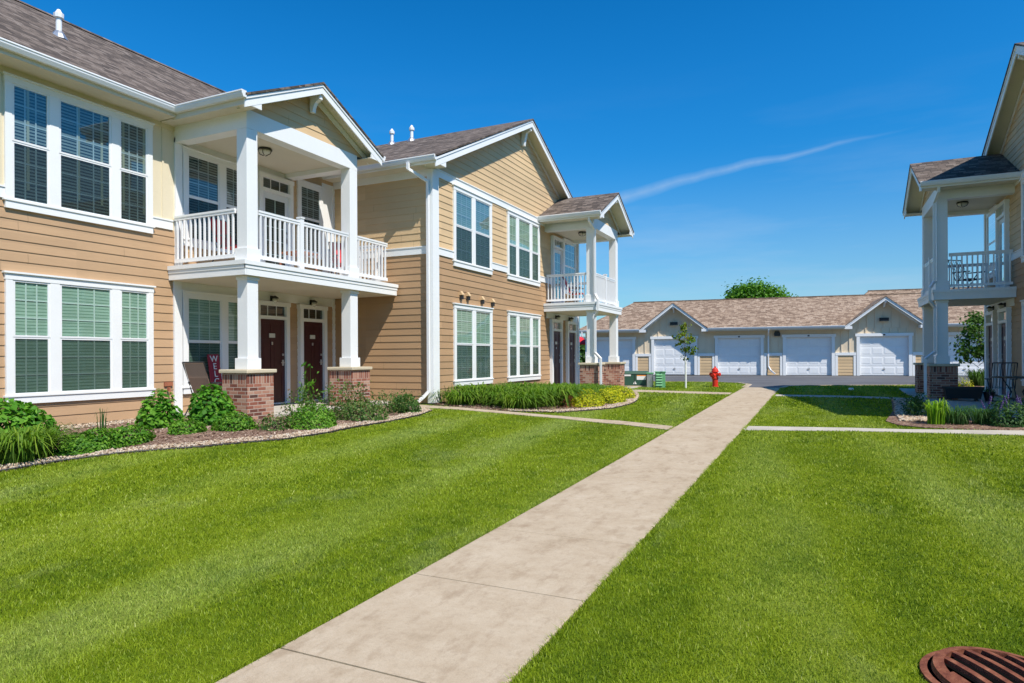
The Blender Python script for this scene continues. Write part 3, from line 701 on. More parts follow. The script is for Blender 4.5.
# ---------------------------------------------------------------- left apartment building
B = thing('apartment_building', (-11.86, 14, .3), 'tan and cream two-storey apartment building left of the walk, with white balconies', 'apartment building')
T1 = lambda p: (-11.86 + p[0], p[1], p[2])
def bands(m, q0, q1, gaps, z0=4.09, z1=4.26, z2=4.285):
    cur = q0
    for a, b in sorted(gaps) + [(q1, q1)]:
        if a > cur: m.box(0, .035, cur, a, z0, z1); m.box(0, .05, cur, a, z1, z2)
        cur = b
def main_block(T, B, detail=True, q0=-3.0, q1=14.1, gaps=((1.0, 3.57), (6.07, 8.64))):
    f = MB(T); f.box(-9.5, -.03, q0, q1, -.1, .44); ob('foundation', f, 'foundation', B)
    w = MB(T); w.box(-9.48, -.004, q0, q1, .44, 6.35); ob('wall', w, 'cream_panel', B)
    ob('siding', facade_siding(T, 0, q0, q1, .36, 4.09), 'siding_tan', B)
    m = MB(T); bands(m, q0, 9.09, gaps); ob('band_board', m, 'white_trim', B)
    if detail:
        m = MB(T); q = -2.6
        m.box(0, .012, q0, 9.3, 4.285, 6.1)
        while q < 9.1:
            m.box(.012, .03, q-.02, q+.02, 4.285, 6.1); q += .41
        ob('batten_panel', m, 'cream_panel', B)
        ob('upper_siding', facade_siding(T, 0, 9.2, q1, 3.36, 6.2), 'siding_yellow', B)
    m = MB(T); m.box(0, .03, q0, 9.15, 6.1, 6.21); ob('frieze_board', m, 'cream_panel', B)
    # roof: eave at p=.5, ridge at p=-4.24
    ez, rz, pr = 6.37, 9.45, -4.24
    m = MB(T); t = .045
    m.hexa([(.52, q0-.4, ez-t), (.52, q1+2, ez-t), (pr, q1+2, rz-t), (pr, q0-.4, rz-t)], [(.52, q0-.4, ez), (.52, q1+2, ez), (pr, q1+2, rz), (pr, q0-.4, rz)])
    m.hexa([(pr, q0-.4, rz-t), (pr, q1+12, rz-t), (-9.0, q1+12, ez-t), (-9.0, q0-.4, ez-t)], [(pr, q0-.4, rz), (pr, q1+12, rz), (-9.0, q1+12, ez), (-9.0, q0-.4, ez)])
    m.hexa([(pr-.12, q0-.4, rz-.05), (pr+.12, q0-.4, rz-.05), (pr+.12, q1+1, rz-.05), (pr-.12, q1+1, rz-.05)], [(pr-.02, q0-.4, rz+.03), (pr+.02, q0-.4, rz+.03), (pr+.02, q1+1, rz+.03), (pr-.02, q1+1, rz+.03)])
    ob('roof', m, 'shingles', B)
    m = MB(T); gutter(T, m, (.5, q0-.4, ez+.02), (.5, 8.72, ez+.02), (1, 0, 0)); ob('gutter', m, 'white_vinyl', B)
    m = MB(T); m.box(.47, .5, q0-.4, 8.86, ez-.17, ez-.03); ob('fascia', m, 'soffit', B)
    m = MB(T); m.box(0, .47, q0-.4, 8.8, ez-.17, ez-.155)
    qq = q0
    ob('soffit', m, 'soffit', B)
    m = MB(T); m.box(-9.4, 0, q0, q0+.02, .4, 6.3); m.extrude([(0, q0, 6.2), (-9, q0, 6.2), (pr, q0, rz-.1)], (0, .02, 0)); ob('end_wall', m, 'tan_plain', B)
main_block(T1, B)
double_hung(T1, B, 6.07, 8.64, .80, 2.92, (.62, 1, .62), rows=3, label='ground-floor triple window nearest the camera')
double_hung(T1, B, 6.07, 8.64, 3.97, 6.10, (.62, 1, .62), 'blind_dark', 'glass_upper', rows=3)
# a second bay of windows just off the left edge of the photo's view
double_hung(T1, B, 1.0, 3.57, .80, 2.92, (.62, 1, .62), rows=3); double_hung(T1, B, 1.0, 3.57, 3.97, 6.10, (.62, 1, .62), 'blind_dark', 'glass_upper')
# porch wall trim, windows and doors
m = MB(T1); m.box(0, .028, 9.3, 14.0, 2.86, 3.07); m.box(0, .05, 9.1, 9.28, .36, 3.07); m.box(0, .045, 13.88, 14.08, .36, 3.07); ob('porch_trim', m, 'white_trim', B)
double_hung(T1, B, 9.30, 11.12, .80, 2.90, (1, .72), p0=.001, rows=3, cols=(3, 2))
door_unit(T1, B, 11.18, 12.22, .40, 2.84); door_unit(T1, B, 12.58, 13.56, .40, 2.84)
sconce(T1, B, .03, 11.72, 2.88); sconce(T1, B, .03, 13.05, 2.88)
m = MB(T1); m.box(0, .05, 9.14, 9.3, 3.36, 5.98); m.box(0, .03, 9.3, 12.4, 5.84, 6.0); m.box(0, .045, 13.88, 14.08, 3.36, 6.1); m.box(0,.02,13.5,13.88,3.36,6.1); ob('balcony_trim', m, 'white_trim', B)
double_hung(T1, B, 9.32, 11.15, 3.85, 5.86, (1, .85), 'blind_dark', 'glass_upper', p0=.001, cols=(3, 3))
door_unit(T1, B, 11.28, 12.36, 3.36, 5.84, 'white_door', glassdoor=True)
double_hung(T1, B, 12.58, 13.5, 4.1, 5.98, (1,), 'blind_dark', 'glass_upper', p0=.001, cols=(3,))
porch(T1, B, 9.14, 12.42, 8.83, 13.0, 2.02, .36, (9.0, 13.86), (10.88, 2.07, 7.33, .475, -1.6, 2.36), 0, 'siding_yellow', (0, 1))
# eave return along the porch's near side: the main gutter turns the corner
m = MB(T1); gutter(T1, m, (.5, 8.81, 6.385), (2.38, 8.81, 6.385), (0, -1, 0)); ob('gutter', m, 'white_vinyl', B)
m = MB(T1); m.box(.40, 2.33, 8.812, 8.85, 6.16, 6.36); m.box(0, 2.33, 8.82, 9.14, 6.19, 6.215); ob('soffit', m, 'soffit', B)
railing(T1, B, (.05, 9.13), (1.73, 9.13), 3.35); railing(T1, B, (1.98, 9.44), (1.98, 12.12), 3.35, posts=(1.16,)); railing(T1, B, (1.98, 12.44), (1.98, 13.62), 3.35); railing(T1, B, (1.96, 13.66), (.05, 13.66), 3.35)
pipe_vent(T1, B, -2.07, 8.14, 8.06, .42)
m = MB(T1); m.box(.02, .05, 9.0-.12, 9.0+.06, .95, 1.03); m.box(.05, .11, 8.93, 8.96, .85, .93); m.tube([(.09, 8.945, .9), (.12, 8.945, .84), (.12, 8.945, .78)], .014, 6); ob('garden_tap', m, 'terracotta', B)
# porch floor of the left building
m = MB(T1); m.box(-.02, 2.15, 9.0, 13.95, .1, .385); ob('porch_floor', m, 'concrete_grey', B)

def wing(T, B, gaps=((14.97, 17.18), (18.25, 20.80))):
    """gabled wing: p=0 is the facade, near side wall at q=14.1"""
    q0, q1, qa, za, sl = 13.97, 24.8, 19.4, 9.15, .475
    w = MB(T); w.box(-9, -.004, q0+.004, q1, .44, 6.35); w.extrude([(-.006, q0+.01, 6.3), (-.006, q1-.01, 6.3), (-.006, qa, za-.14)], (-.2, 0, 0)); ob('wall', w, 'siding_brown', B)
    f = MB(T); f.box(-9, -.03, q0+.03, q1-.03, -.1, .44); ob('foundation', f, 'foundation', B)
    ob('siding', facade_siding(T, 0, q0, q1, .36, 4.09), 'siding_brown', B)
    ob('upper_siding', facade_siding(T, 0, q0, q1, 4.28, 6.06), 'siding_yellow', B)
    zt = za-.13
    ob('gable_siding', facade_siding(T, 0, q0, q1, 6.24, zt, sl=lambda z: max(q0, qa-(zt-z)/sl), sr=lambda z: min(q1, qa+(zt-z)/sl)), 'siding_yellow', B)
    m = MB(T); bands(m, q0, q1, gaps)
    m.box(0, .035, q0, q1, 6.05, 6.22); m.box(0, .055, q0, q1, 6.22, 6.245); ob('band_board', m, 'white_trim', B)
    # side wall
    m = MB(T); lap_siding(m, (0, q0, 0), (-1, 0, 0), (0, -1, 0), .36, 4.09, lambda z: 0, lambda z: 5.0); ob('side_siding', m, 'siding_brown', B)
    m = MB(T); lap_siding(m, (0, q0, 0), (-1, 0, 0), (0, -1, 0), 4.28, 6.06, lambda z: 0, lambda z: 5.0); ob('side_siding', m, 'siding_yellow', B)
    m = MB(T); m.box(-5, 0, q0-.035, q0, 4.09, 4.26); m.box(-5, 0, q0-.05, q0, 4.26, 4.285); m.box(-5, 0, q0-.03, q0, 6.02, 6.2); ob('band_board', m, 'white_trim', B)
    m = MB(T); m.box(-.11, .058, q0-.058, q0+.002, .36, 6.19); m.box(.0, .058, q0+.002, q0+.24, .36, 6.19); m.box(0, .058, q1-.12, q1+.03, .36, 6.19); ob('corner_board', m, 'white_trim', B)
    # far side wall
    m = MB(T); m.box(-9, 0, q1, q1+.02, .44, 6.3); ob('wall', m, 'tan_plain', B)
    gable_roof(T, B, qa, 5.86, za, sl, -7.0, 0, .41, sides=(1, 1), rh=.22)
    downspout(T, B, [(-.34, q0-.54, 6.24), (-.34, q0-.54, 6.10), (-.05, q0-.11, 5.86), (-.05, q0-.11, .66), (-.12, q0-.2, .54), (-.2, q0-.34, .42)], .036)
    # porch
    qn = 21.33; po = 1.8
    porch(T, B, qn, 24.25, 20.7, 24.8, po, .34, (21.2, 24.4), (22.77, 2.05, 7.33, .515, -1.2, 2.26), 0, 'siding_yellow', (1, 1))
    railing(T, B, (.05, 21.4), (1.5, 21.4), 3.35); railing(T, B, (1.75, 21.63), (1.75, 23.96), 3.35, posts=(1.16,)); railing(T, B, (1.5, 24.2), (.05, 24.2), 3.35)
    m = MB(T); m.box(0, .028, qn+.1, q1-.12, 2.86, 3.07); ob('porch_trim', m, 'white_trim', B)
    door_unit(T, B, 21.75, 22.78, .36, 2.84); door_unit(T, B, 23.35, 24.38, .36, 2.84)
    sconce(T, B, .03, 22.3, 2.9); sconce(T, B, .03, 23.7, 2.9)
    door_unit(T, B, 21.9, 23.0, 3.36, 5.84, 'white_door', glassdoor=True)
    double_hung(T, B, 23.12, 24.5, 3.9, 5.95, (1,), 'blind_plain', 'glass', p0=.001, cols=(3,), screen=False)
    downspout(T, B, [(po+.02, 20.76, 6.16), (po+.02, 20.8, 6.0), (po+.06, 21.27, 5.8), (po+.06, 21.27, 3.6), (po+.19, 21.16, 3.4), (po+.19, 21.16, 3.05), (po+.06, 21.27, 2.85), (po+.06, 21.27, 1.62), (po+.32, 21.05, 1.42), (po+.32, 21.05, .42), (po+.4, 20.95, .36)], .036)
T2 = lambda p: (-8.76 + p[0], p[1], p[2])
wing(T2, B)
double_hung(T2, B, 14.97, 17.18, .76, 2.93, (1, 1), rows=3); double_hung(T2, B, 18.25, 20.80, .76, 2.93, (.62, 1, .62), cols=(2, 3, 2))
double_hung(T2, B, 14.97, 17.18, 3.93, 6.05, (1, 1), 'blind_bright', 'glass_upper'); double_hung(T2, B, 18.25, 20.80, 3.93, 6.05, (.62, 1, .62), 'blind_bright', 'glass', cols=(2, 3, 2))
for q, z in ((15.35, 3.16), (15.72, 3.16), (16.55, 3.12), (17.2, 3.1)):
    m = MB(T2); m.extrude([(.01, q-.06, z+.09), (.05, q-.06, z+.11), (.11, q-.06, z+.02), (.11, q-.06, z), (.01, q-.06, z)], (0, .12, 0)); v = ob('vent_hood', m, 'siding_yellow', B)
    m = MB(T2); m.box(.012, .09, q-.05, q+.05, z-.11, z-.002); ob('vent_opening', m, 'black_edge', v)
for x, y in ((-3.2, 19.0), (-3.55, 18.6)):
    pass
pipe_vent(T2, B, -4.74, 18.95, 8.97, .40); pipe_vent(T2, B, -3.92, 18.95, 8.97, .40)

# ---------------------------------------------------------------- right apartment building (mirror image)
TR = lambda p: (4.74 - p[0], p[1] + .4, p[2] - .04)
B2 = thing('apartment_building', (4.74, 14.4, .2), 'tan two-storey apartment building at the right edge, its white balcony porch in shade', 'apartment building')
wing(TR, B2, ((14.97, 17.18), (18.25, 20.55)))
double_hung(TR, B2, 18.25, 20.55, .76, 2.93, (.62, 1, .62), cols=(2, 3, 2)); double_hung(TR, B2, 18.25, 20.55, 3.93, 6.05, (.62, 1, .62), 'blind_dark', 'glass_upper', cols=(2, 3, 2))
double_hung(TR, B2, 14.97, 17.18, .76, 2.93, (1, 1)); double_hung(TR, B2, 14.97, 17.18, 3.93, 6.05, (1, 1), 'blind_dark', 'glass_upper')
TM = lambda p: (7.84 - p[0], p[1] + .4, p[2] - .04)
main_block(TM, B2, detail=False)

# ---------------------------------------------------------------- garage row
PH = R(5.85)
def garage(loc, s0, s1, doors, gables, label, name='garage_building', dz=0):
    G = thing(name, loc, label, 'garage', rotz=PH, local=True)
    # local: x along the facade, y back, z up from the ground at the doors
    ze, zr, dp, oh = 2.74, 4.76, 8.2, .50   # eave height, ridge, depth, overhang
    bays = []; cur = s0
    for d in sorted(doors): bays.append((cur, d-1.34)); cur = d+1.34
    bays.append((cur, s1))
    m = MB(); m.box(s0, s1, .25, dp, 0, 2.62); ob('wall', m, 'garage_panel', G)
    # board and batten
    m = MB(); x = s0+.1
    for a, b in bays: m.box(a, b, .10, .199, 0, 2.62)
    for d in doors: m.box(d-1.34, d+1.34, .10, .199, 2.3, 2.62)
    while x < s1:
        m.box(x-.03, x+.03, .06, .10, 1.3 if not any(abs(x-d) < 1.38 for d in doors) else 2.33, 2.62)
        x += .4
    ob('batten_panel', m, 'garage_panel', G)
    # main hipped roof
    m = MB(); hs = s0-oh; he = s1+oh; rs = s0+2.45; re_ = s1-2.45; e0 = -oh; e1 = dp+oh; mid = dp/2; t = .05
    for dzz in (0,):
        A = (hs, e0, ze); Bp = (he, e0, ze); Cc = (he, e1, ze); D = (hs, e1, ze); E = (rs, mid, zr); F = (re_, mid, zr)
        fr_ = [A]; yk = .12; zk = ze + (yk-e0)*(zr-ze)/(mid-e0)
        for g in sorted(gables): fr_ += [(g-1.96, e0, ze), (g-1.64, yk, zk), (g+1.64, yk, zk), (g+1.96, e0, ze)]
        m.add(fr_ + [Bp, F, E], [tuple(range(len(fr_)+3))]); m.add([A, Bp, Cc, D, E, F], [(1, 2, 5), (2, 3, 4, 5), (3, 0, 4)])
    m.box(rs-.05, re_+.05, mid-.12, mid+.12, zr-.03, zr+.025)
    ob('roof', m, 'shingles_garage', G)
    sof = MB()
    m = MB(); segs = []; cur = hs
    for g in sorted(gables): segs.append((cur, g-1.98)); cur = g+1.98
    segs.append((cur, he)); fa = MB()
    for a, b in segs: gutter(None, m, (a, e0, ze+.02), (b, e0, ze+.02), (0, -1, 0)); fa.box(a, b, e0+.001, e0+.03, ze-.17, ze-.02); sof.box(a, b, e0+.03, .1, ze-.16, ze-.145)
    ob('gutter', m, 'white_vinyl', G); ob('fascia', fa, 'soffit', G); ob('soffit', sof, 'soffit', G)
    # gables over doors
    for g in gables:
        Tg = lambda p, g=g: (g + p[1], -p[0], p[2])
        w = MB(); zt = 4.22-.12; w.extrude([(g-1.9, .10, 2.622), (g+1.9, .10, 2.622), (g, .10, zt)], (0, 3, 0))
        ob('gable_wall', w, 'garage_panel', G)
        bt = MB(); x = g-1.6
        while x < g+1.65:
            top = zt-.2-abs(x-g)*.82+.05; lo = 2.622
            if top > lo: bt.box(x-.03, x+.03, .06, .10, lo, top)
            x += .4
        ob('batten', bt, 'garage_panel', G)
        gable_roof(Tg, G, 0, 1.98, 4.30, .78, -3.2, -.10, .52, mat='shingles_garage', rh=.17, gut=False)
        rt = MB()
        for s in (-1, 1):
            rt.box(g+s*1.98-.0 if s < 0 else g+1.62, g-1.62 if s < 0 else g+1.98, -.50, -.02, 2.56, 2.72)
        ob('eave_return', rt, 'white_trim', G)
        fl = MB(); fl.box(g-.22, g+.22, -.07, .075, 2.98, 3.16); fl.box(g-.2, g+.2, -.13, -.07, 3.0, 3.08); L_ = ob('flood_light', fl, 'metal_dark', G)
        lf = MB(); lf.box(g-.18, g+.18, -.11, .06, 2.965, 2.979); ob('lens', lf, 'lamp_glass', L_)
    allx = sorted(doors)
    for d in doors:
        y = .06
        fr = MB()
        fr.box(d-1.34, d-1.18, y-.04, y+.22, 0, 2.16); fr.box(d+1.18, d+1.34, y-.04, y+.22, 0, 2.16); fr.box(d-1.4, d+1.4, y-.05, y+.22, 2.16, 2.32)
        ob('door_frame', fr, 'white_trim', G)
        dm = MB(); yb = y+.13; dm.box(d-1.18, d+1.18, yb, yb+.05, 0.01, 2.16)
        for r in range(4):
            za, zb = .03+r*.533, .03+r*.533+.52
            dm.box(d-1.17, d+1.17, yb-.012, yb, za, zb)
            for c in range(4):
                x0 = d-1.17+.05+c*.578; dm.rings([[(x0, yb-.013, za+.08), (x0+.50, yb-.013, za+.08), (x0+.50, yb-.013, zb-.08), (x0, yb-.013, zb-.08)], [(x0+.03, yb-.020, za+.11), (x0+.47, yb-.020, za+.11), (x0+.47, yb-.020, zb-.11), (x0+.03, yb-.020, zb-.11)]])
        gd = ob('garage_door', dm, 'garage_door_white', G)
        hn = MB(); hn.box(d-.06, d+.06, yb-.05, yb-.035, .34, .38); ob('handle', hn, 'metal_dark', gd)
        nm = MB(); nm.box(d-.05, d+.05, y-.065, y-.05, 2.2, 2.27); ob('number_plate', nm, 'metal_dark', gd)
    # siding wainscots between the doors
    edges = [s0+.02] + [e for d in allx for e in (d-1.36, d+1.36)] + [s1-.02]
    for k in range(0, len(edges), 2):
        a, b = edges[k], edges[k+1]
        if b-a < .2: continue
        m = MB(); lap_siding(m, (0, .08, 0), (1, 0, 0), (0, -1, 0), .02, 1.12, lambda z: a+.12, lambda z: b-.12); ob('siding', m, 'siding_yellow', G)
        m = MB(); m.box(a, b, .03, .14, 1.12, 1.28); m.box(a, a+.13, .04, .14, 0, 1.12); m.box(b-.13, b, .04, .14, 0, 1.12); ob('wainscot_trim', m, 'white_trim', G)
    return G
Gd = (0, 3.69, 7.39, 11.15, 14.9, -3.66, 18.6)
G1 = garage((-7.99, 39.79, .37), -5.43, 24.5, list(Gd), [0, 11.15], 'long garage row with white doors and brown shingle roof across the drive')
for x in (5.28,):
    m = MB()
    for a, b in zip([(x, -.56, 2.62), (x, -.5, 2.5), (x, .02, 2.3), (x, .02, .5), (x+.12, -.1, .28)], [(x, -.5, 2.5), (x, .02, 2.3), (x, .02, .5), (x+.12, -.1, .28), (x+.35, -.2, .08)]): m.tube([a, b], .05, 4, sq=True)
    ob('downspout', m, 'white_vinyl', G1)
for x in (-5.4,):
    m = MB()
    for a, b in zip([(x-.1, -.56, 2.66), (x-.1, -.56, 2.4), (x+.05, -.05, 2.2)], [(x-.1, -.56, 2.4), (x+.05, -.05, 2.2), (x+.05, -.05, .3)]): m.tube([a, b], .06, 4, sq=True)
    ob('downspout', m, 'white_vinyl', G1)
for x in (5.75,):
    m = MB(); m.box(x-.16, x+.16, -.06, .07, 2.24, 2.34); m.extrude([(x-.18, -.02, 2.34), (x+.18, -.02, 2.34), (x+.12, -.02, 2.52), (x-.12, -.02, 2.52)], (0, .09, 0)); ob('flood_light', m, 'metal_dark', G1)
G2 = garage((11.5, 62, .37), -9.8, 24, [], [], 'second garage row whose higher ridge shows behind the first roof on the right')
for o in list(G2.children):
    pass
G2.scale = (1, 1, 1.42)

# ---------------------------------------------------------------- sky, sun, camera
W = bpy.data.worlds.new('World'); scene.world = W; W.use_nodes = True; nt = W.node_tree; nt.nodes.clear()
out = N(nt, 'ShaderNodeOutputWorld'); bg = N(nt, 'ShaderNodeBackground'); sky = N(nt, 'ShaderNodeTexSky', sky_type='NISHITA')
SD = Vector((.65, -.335, 1.0)).normalized()
sky.sun_disc = False; sky.sun_elevation = math.asin(SD.z); sky.sun_rotation = math.atan2(SD.x, SD.y)
sky.air_density = 1.0; sky.dust_density = .3; sky.ozone_density = 2.2; sky.altitude = 200
hs = N(nt, 'ShaderNodeHueSaturation'); hs.inputs['Saturation'].default_value = 1.1; hs.inputs['Value'].default_value = 1.0
s1 = vscale(nt, sky.outputs[0], (.12, .12, .12)); gm = N(nt, 'ShaderNodeGamma'); gm.inputs[1].default_value = 1.35; L(nt, s1, gm.inputs[0])
s2 = vscale(nt, gm.outputs[0], (5.9, 11.2, 13.0)); L(nt, s2, hs.inputs['Color'])
# a thin contrail and faint cirrus, laid out by direction in the sky
tc = N(nt, 'ShaderNodeTexCoord'); D = tc.outputs['Generated']
def dot(v):
    d = N(nt, 'ShaderNodeVectorMath', operation='DOT_PRODUCT'); L(nt, D, d.inputs[0]); d.inputs[1].default_value = v; return d.outputs['Value']
F_, VX, VY, ROLL = 657., 821.2, 355.3, .005
TH = math.atan((VX-512)/F_); y0h = VY + (VX-512)*ROLL
fv = Vector((-math.sin(TH), math.cos(TH), 0)); rv = Vector((math.cos(TH), math.sin(TH), 0)); uv_ = Vector((0, 0, 1))
def skydir(u, v): 
    Rv = rv*math.cos(ROLL) - uv_*math.sin(ROLL); Uv = uv_*math.cos(ROLL) + rv*math.sin(ROLL)
    return (fv + Rv*(u-512)/F_ + Uv*(y0h-v)/F_).normalized()
cA = Vector(skydir(625, 199)); cB = Vector(skydir(905, 128)); nrm = cA.cross(cB).normalized(); mid = (cA+cB).normalized(); al = nrm.cross(mid).normalized()
nz = noise(nt, vscale(nt, D, (5, 5, 5)), 1.0, 3); nzf = noise(nt, vscale(nt, D, (60, 60, 60)), 1.0, 3)
t_al = dot(al)   # position along the trail
bow = math_(nt, 'MULTIPLY', math_(nt, 'MULTIPLY', t_al, t_al), .12)
dd = math_(nt, 'SUBTRACT', math_(nt, 'ADD', dot(nrm), math_(nt, 'MULTIPLY', math_(nt, 'SUBTRACT', nz, .5), .03)), math_(nt, 'SUBTRACT', bow, .004))
ext = al.dot(cB); 
s_al = 1 if ext > 0 else -1
tt = math_(nt, 'MULTIPLY', t_al, s_al/abs(ext))            # -1 at the near end, +1 at the thin end
width = math_(nt, 'SUBTRACT', .0066, math_(nt, 'MULTIPLY', tt, .0045))
band = math_(nt, 'SUBTRACT', 1, math_(nt, 'DIVIDE', math_(nt, 'ABSOLUTE', dd), width))
band = math_(nt, 'MAXIMUM', band, 0)
mr = N(nt, 'ShaderNodeMapRange', interpolation_type='SMOOTHSTEP'); L(nt, tt, mr.inputs[0]); mr.inputs[1].default_value = 1.15; mr.inputs[2].default_value = .1
mr2 = N(nt, 'ShaderNodeMapRange', interpolation_type='SMOOTHSTEP'); L(nt, tt, mr2.inputs[0]); mr2.inputs[1].default_value = -2.2; mr2.inputs[2].default_value = -1.0
trail = math_(nt, 'MULTIPLY', math_(nt, 'MULTIPLY', band, mr.outputs[0]), math_(nt, 'MULTIPLY', mr2.outputs[0], math_(nt, 'ADD', .55, math_(nt, 'MULTIPLY', nzf, .8))))
sp = N(nt, 'ShaderNodeSeparateXYZ'); L(nt, D, sp.inputs[0])
ci = noise(nt, vscale(nt, D, (2.2, 3.0, 16)), 1.0, 6, .6)
lowm = N(nt, 'ShaderNodeMapRange', interpolation_type='SMOOTHSTEP'); L(nt, sp.outputs[2], lowm.inputs[0]); lowm.inputs[1].default_value = .42; lowm.inputs[2].default_value = .03
cir = math_(nt, 'MULTIPLY', ramp(nt, ci, [(.48, (0, 0, 0)), (.75, (1, 1, 1))]), math_(nt, 'MULTIPLY', lowm.outputs[0], .28))
hzm = N(nt, 'ShaderNodeMapRange', interpolation_type='SMOOTHSTEP'); L(nt, sp.outputs[2], hzm.inputs[0]); hzm.inputs[1].default_value = .30; hzm.inputs[2].default_value = -.02
cl = math_(nt, 'MINIMUM', math_(nt, 'ADD', math_(nt, 'ADD', math_(nt, 'MULTIPLY', trail, .30), cir), math_(nt, 'MULTIPLY', hzm.outputs[0], .42)), 1)
hz = N(nt, 'ShaderNodeMapRange', interpolation_type='SMOOTHSTEP'); L(nt, sp.outputs[2], hz.inputs[0]); hz.inputs[1].default_value = -.05; hz.inputs[2].default_value = .45; hz.inputs[3].default_value = .50; hz.inputs[4].default_value = 1.0
hv = N(nt, 'ShaderNodeCombineXYZ'); [L(nt, hz.outputs[0], hv.inputs[i]) for i in range(3)]
hm_ = N(nt, 'ShaderNodeVectorMath', operation='MULTIPLY'); L(nt, hs.outputs[0], hm_.inputs[0]); L(nt, hv.outputs[0], hm_.inputs[1])
skyc = mix(nt, cl, hm_.outputs[0], (3.6, 4.6, 5.8))
L(nt, skyc, bg.inputs[0]); bg.inputs[1].default_value = .12; L(nt, bg.outputs[0], out.inputs[0])
sl = bpy.data.lights.new('sun', 'SUN'); sl.energy = 4.9; sl.angle = R(.53); sl.color = (1, .945, .85)
so = bpy.data.objects.new('sun', sl); COL.objects.link(so); so.location = (10, -10, 20); so.rotation_euler = SD.to_track_quat('Z', 'Y').to_euler()

cam = bpy.data.cameras.new('camera'); co = bpy.data.objects.new('camera', cam); COL.objects.link(co); scene.camera = co
cam.sensor_width = 36; cam.lens = F_/1024*36; cam.clip_end = 2000; cam.clip_start = .05; cam.shift_y = (y0h-341.5)/1024
Rv = rv*math.cos(ROLL) - uv_*math.sin(ROLL); Uv = uv_*math.cos(ROLL) + rv*math.sin(ROLL)
M = Matrix((Rv, Uv, -fv)).transposed().to_4x4(); M.translation = Vector((0, 0, 1.5)); co.matrix_world = M
vs = scene.view_settings; vs.view_transform = 'Standard'; vs.look = 'None'; vs.gamma = 1; vs.use_curve_mapping = False; vs.exposure = .30

# ---------------------------------------------------------------- grass, plants, loose things
def raw(name, V, F, mat, parent=None, v=None, org=None, smooth=False):
    V = np.asarray(V, np.float32); F = np.asarray(F, np.int32)
    if org is None: org = ((V[:,0].min()+V[:,0].max())/2, (V[:,1].min()+V[:,1].max())/2, V[:,2].min())
    org = Vector([float(c) for c in org]); V = V - np.array(org, np.float32)
    me = bpy.data.meshes.new(name); k = F.shape[1]
    me.vertices.add(len(V)); me.vertices.foreach_set('co', V.ravel())
    me.loops.add(F.size); me.loops.foreach_set('vertex_index', F.ravel())
    me.polygons.add(len(F)); me.polygons.foreach_set('loop_start', np.arange(0, F.size, k, dtype=np.int32))
    me.update(calc_edges=True); me.validate()
    if v is not None:
        a = me.attributes.new('v', 'FLOAT', 'FACE'); a.data.foreach_set('value', np.asarray(v, np.float32))
    me.materials.append(MATS[mat])
    o = bpy.data.objects.new(name, me); COL.objects.link(o)
    po = ORG[parent] if parent else Vector((0, 0, 0)); o.location = org - po; ORG[o] = org
    if parent: o.parent = parent
    return o
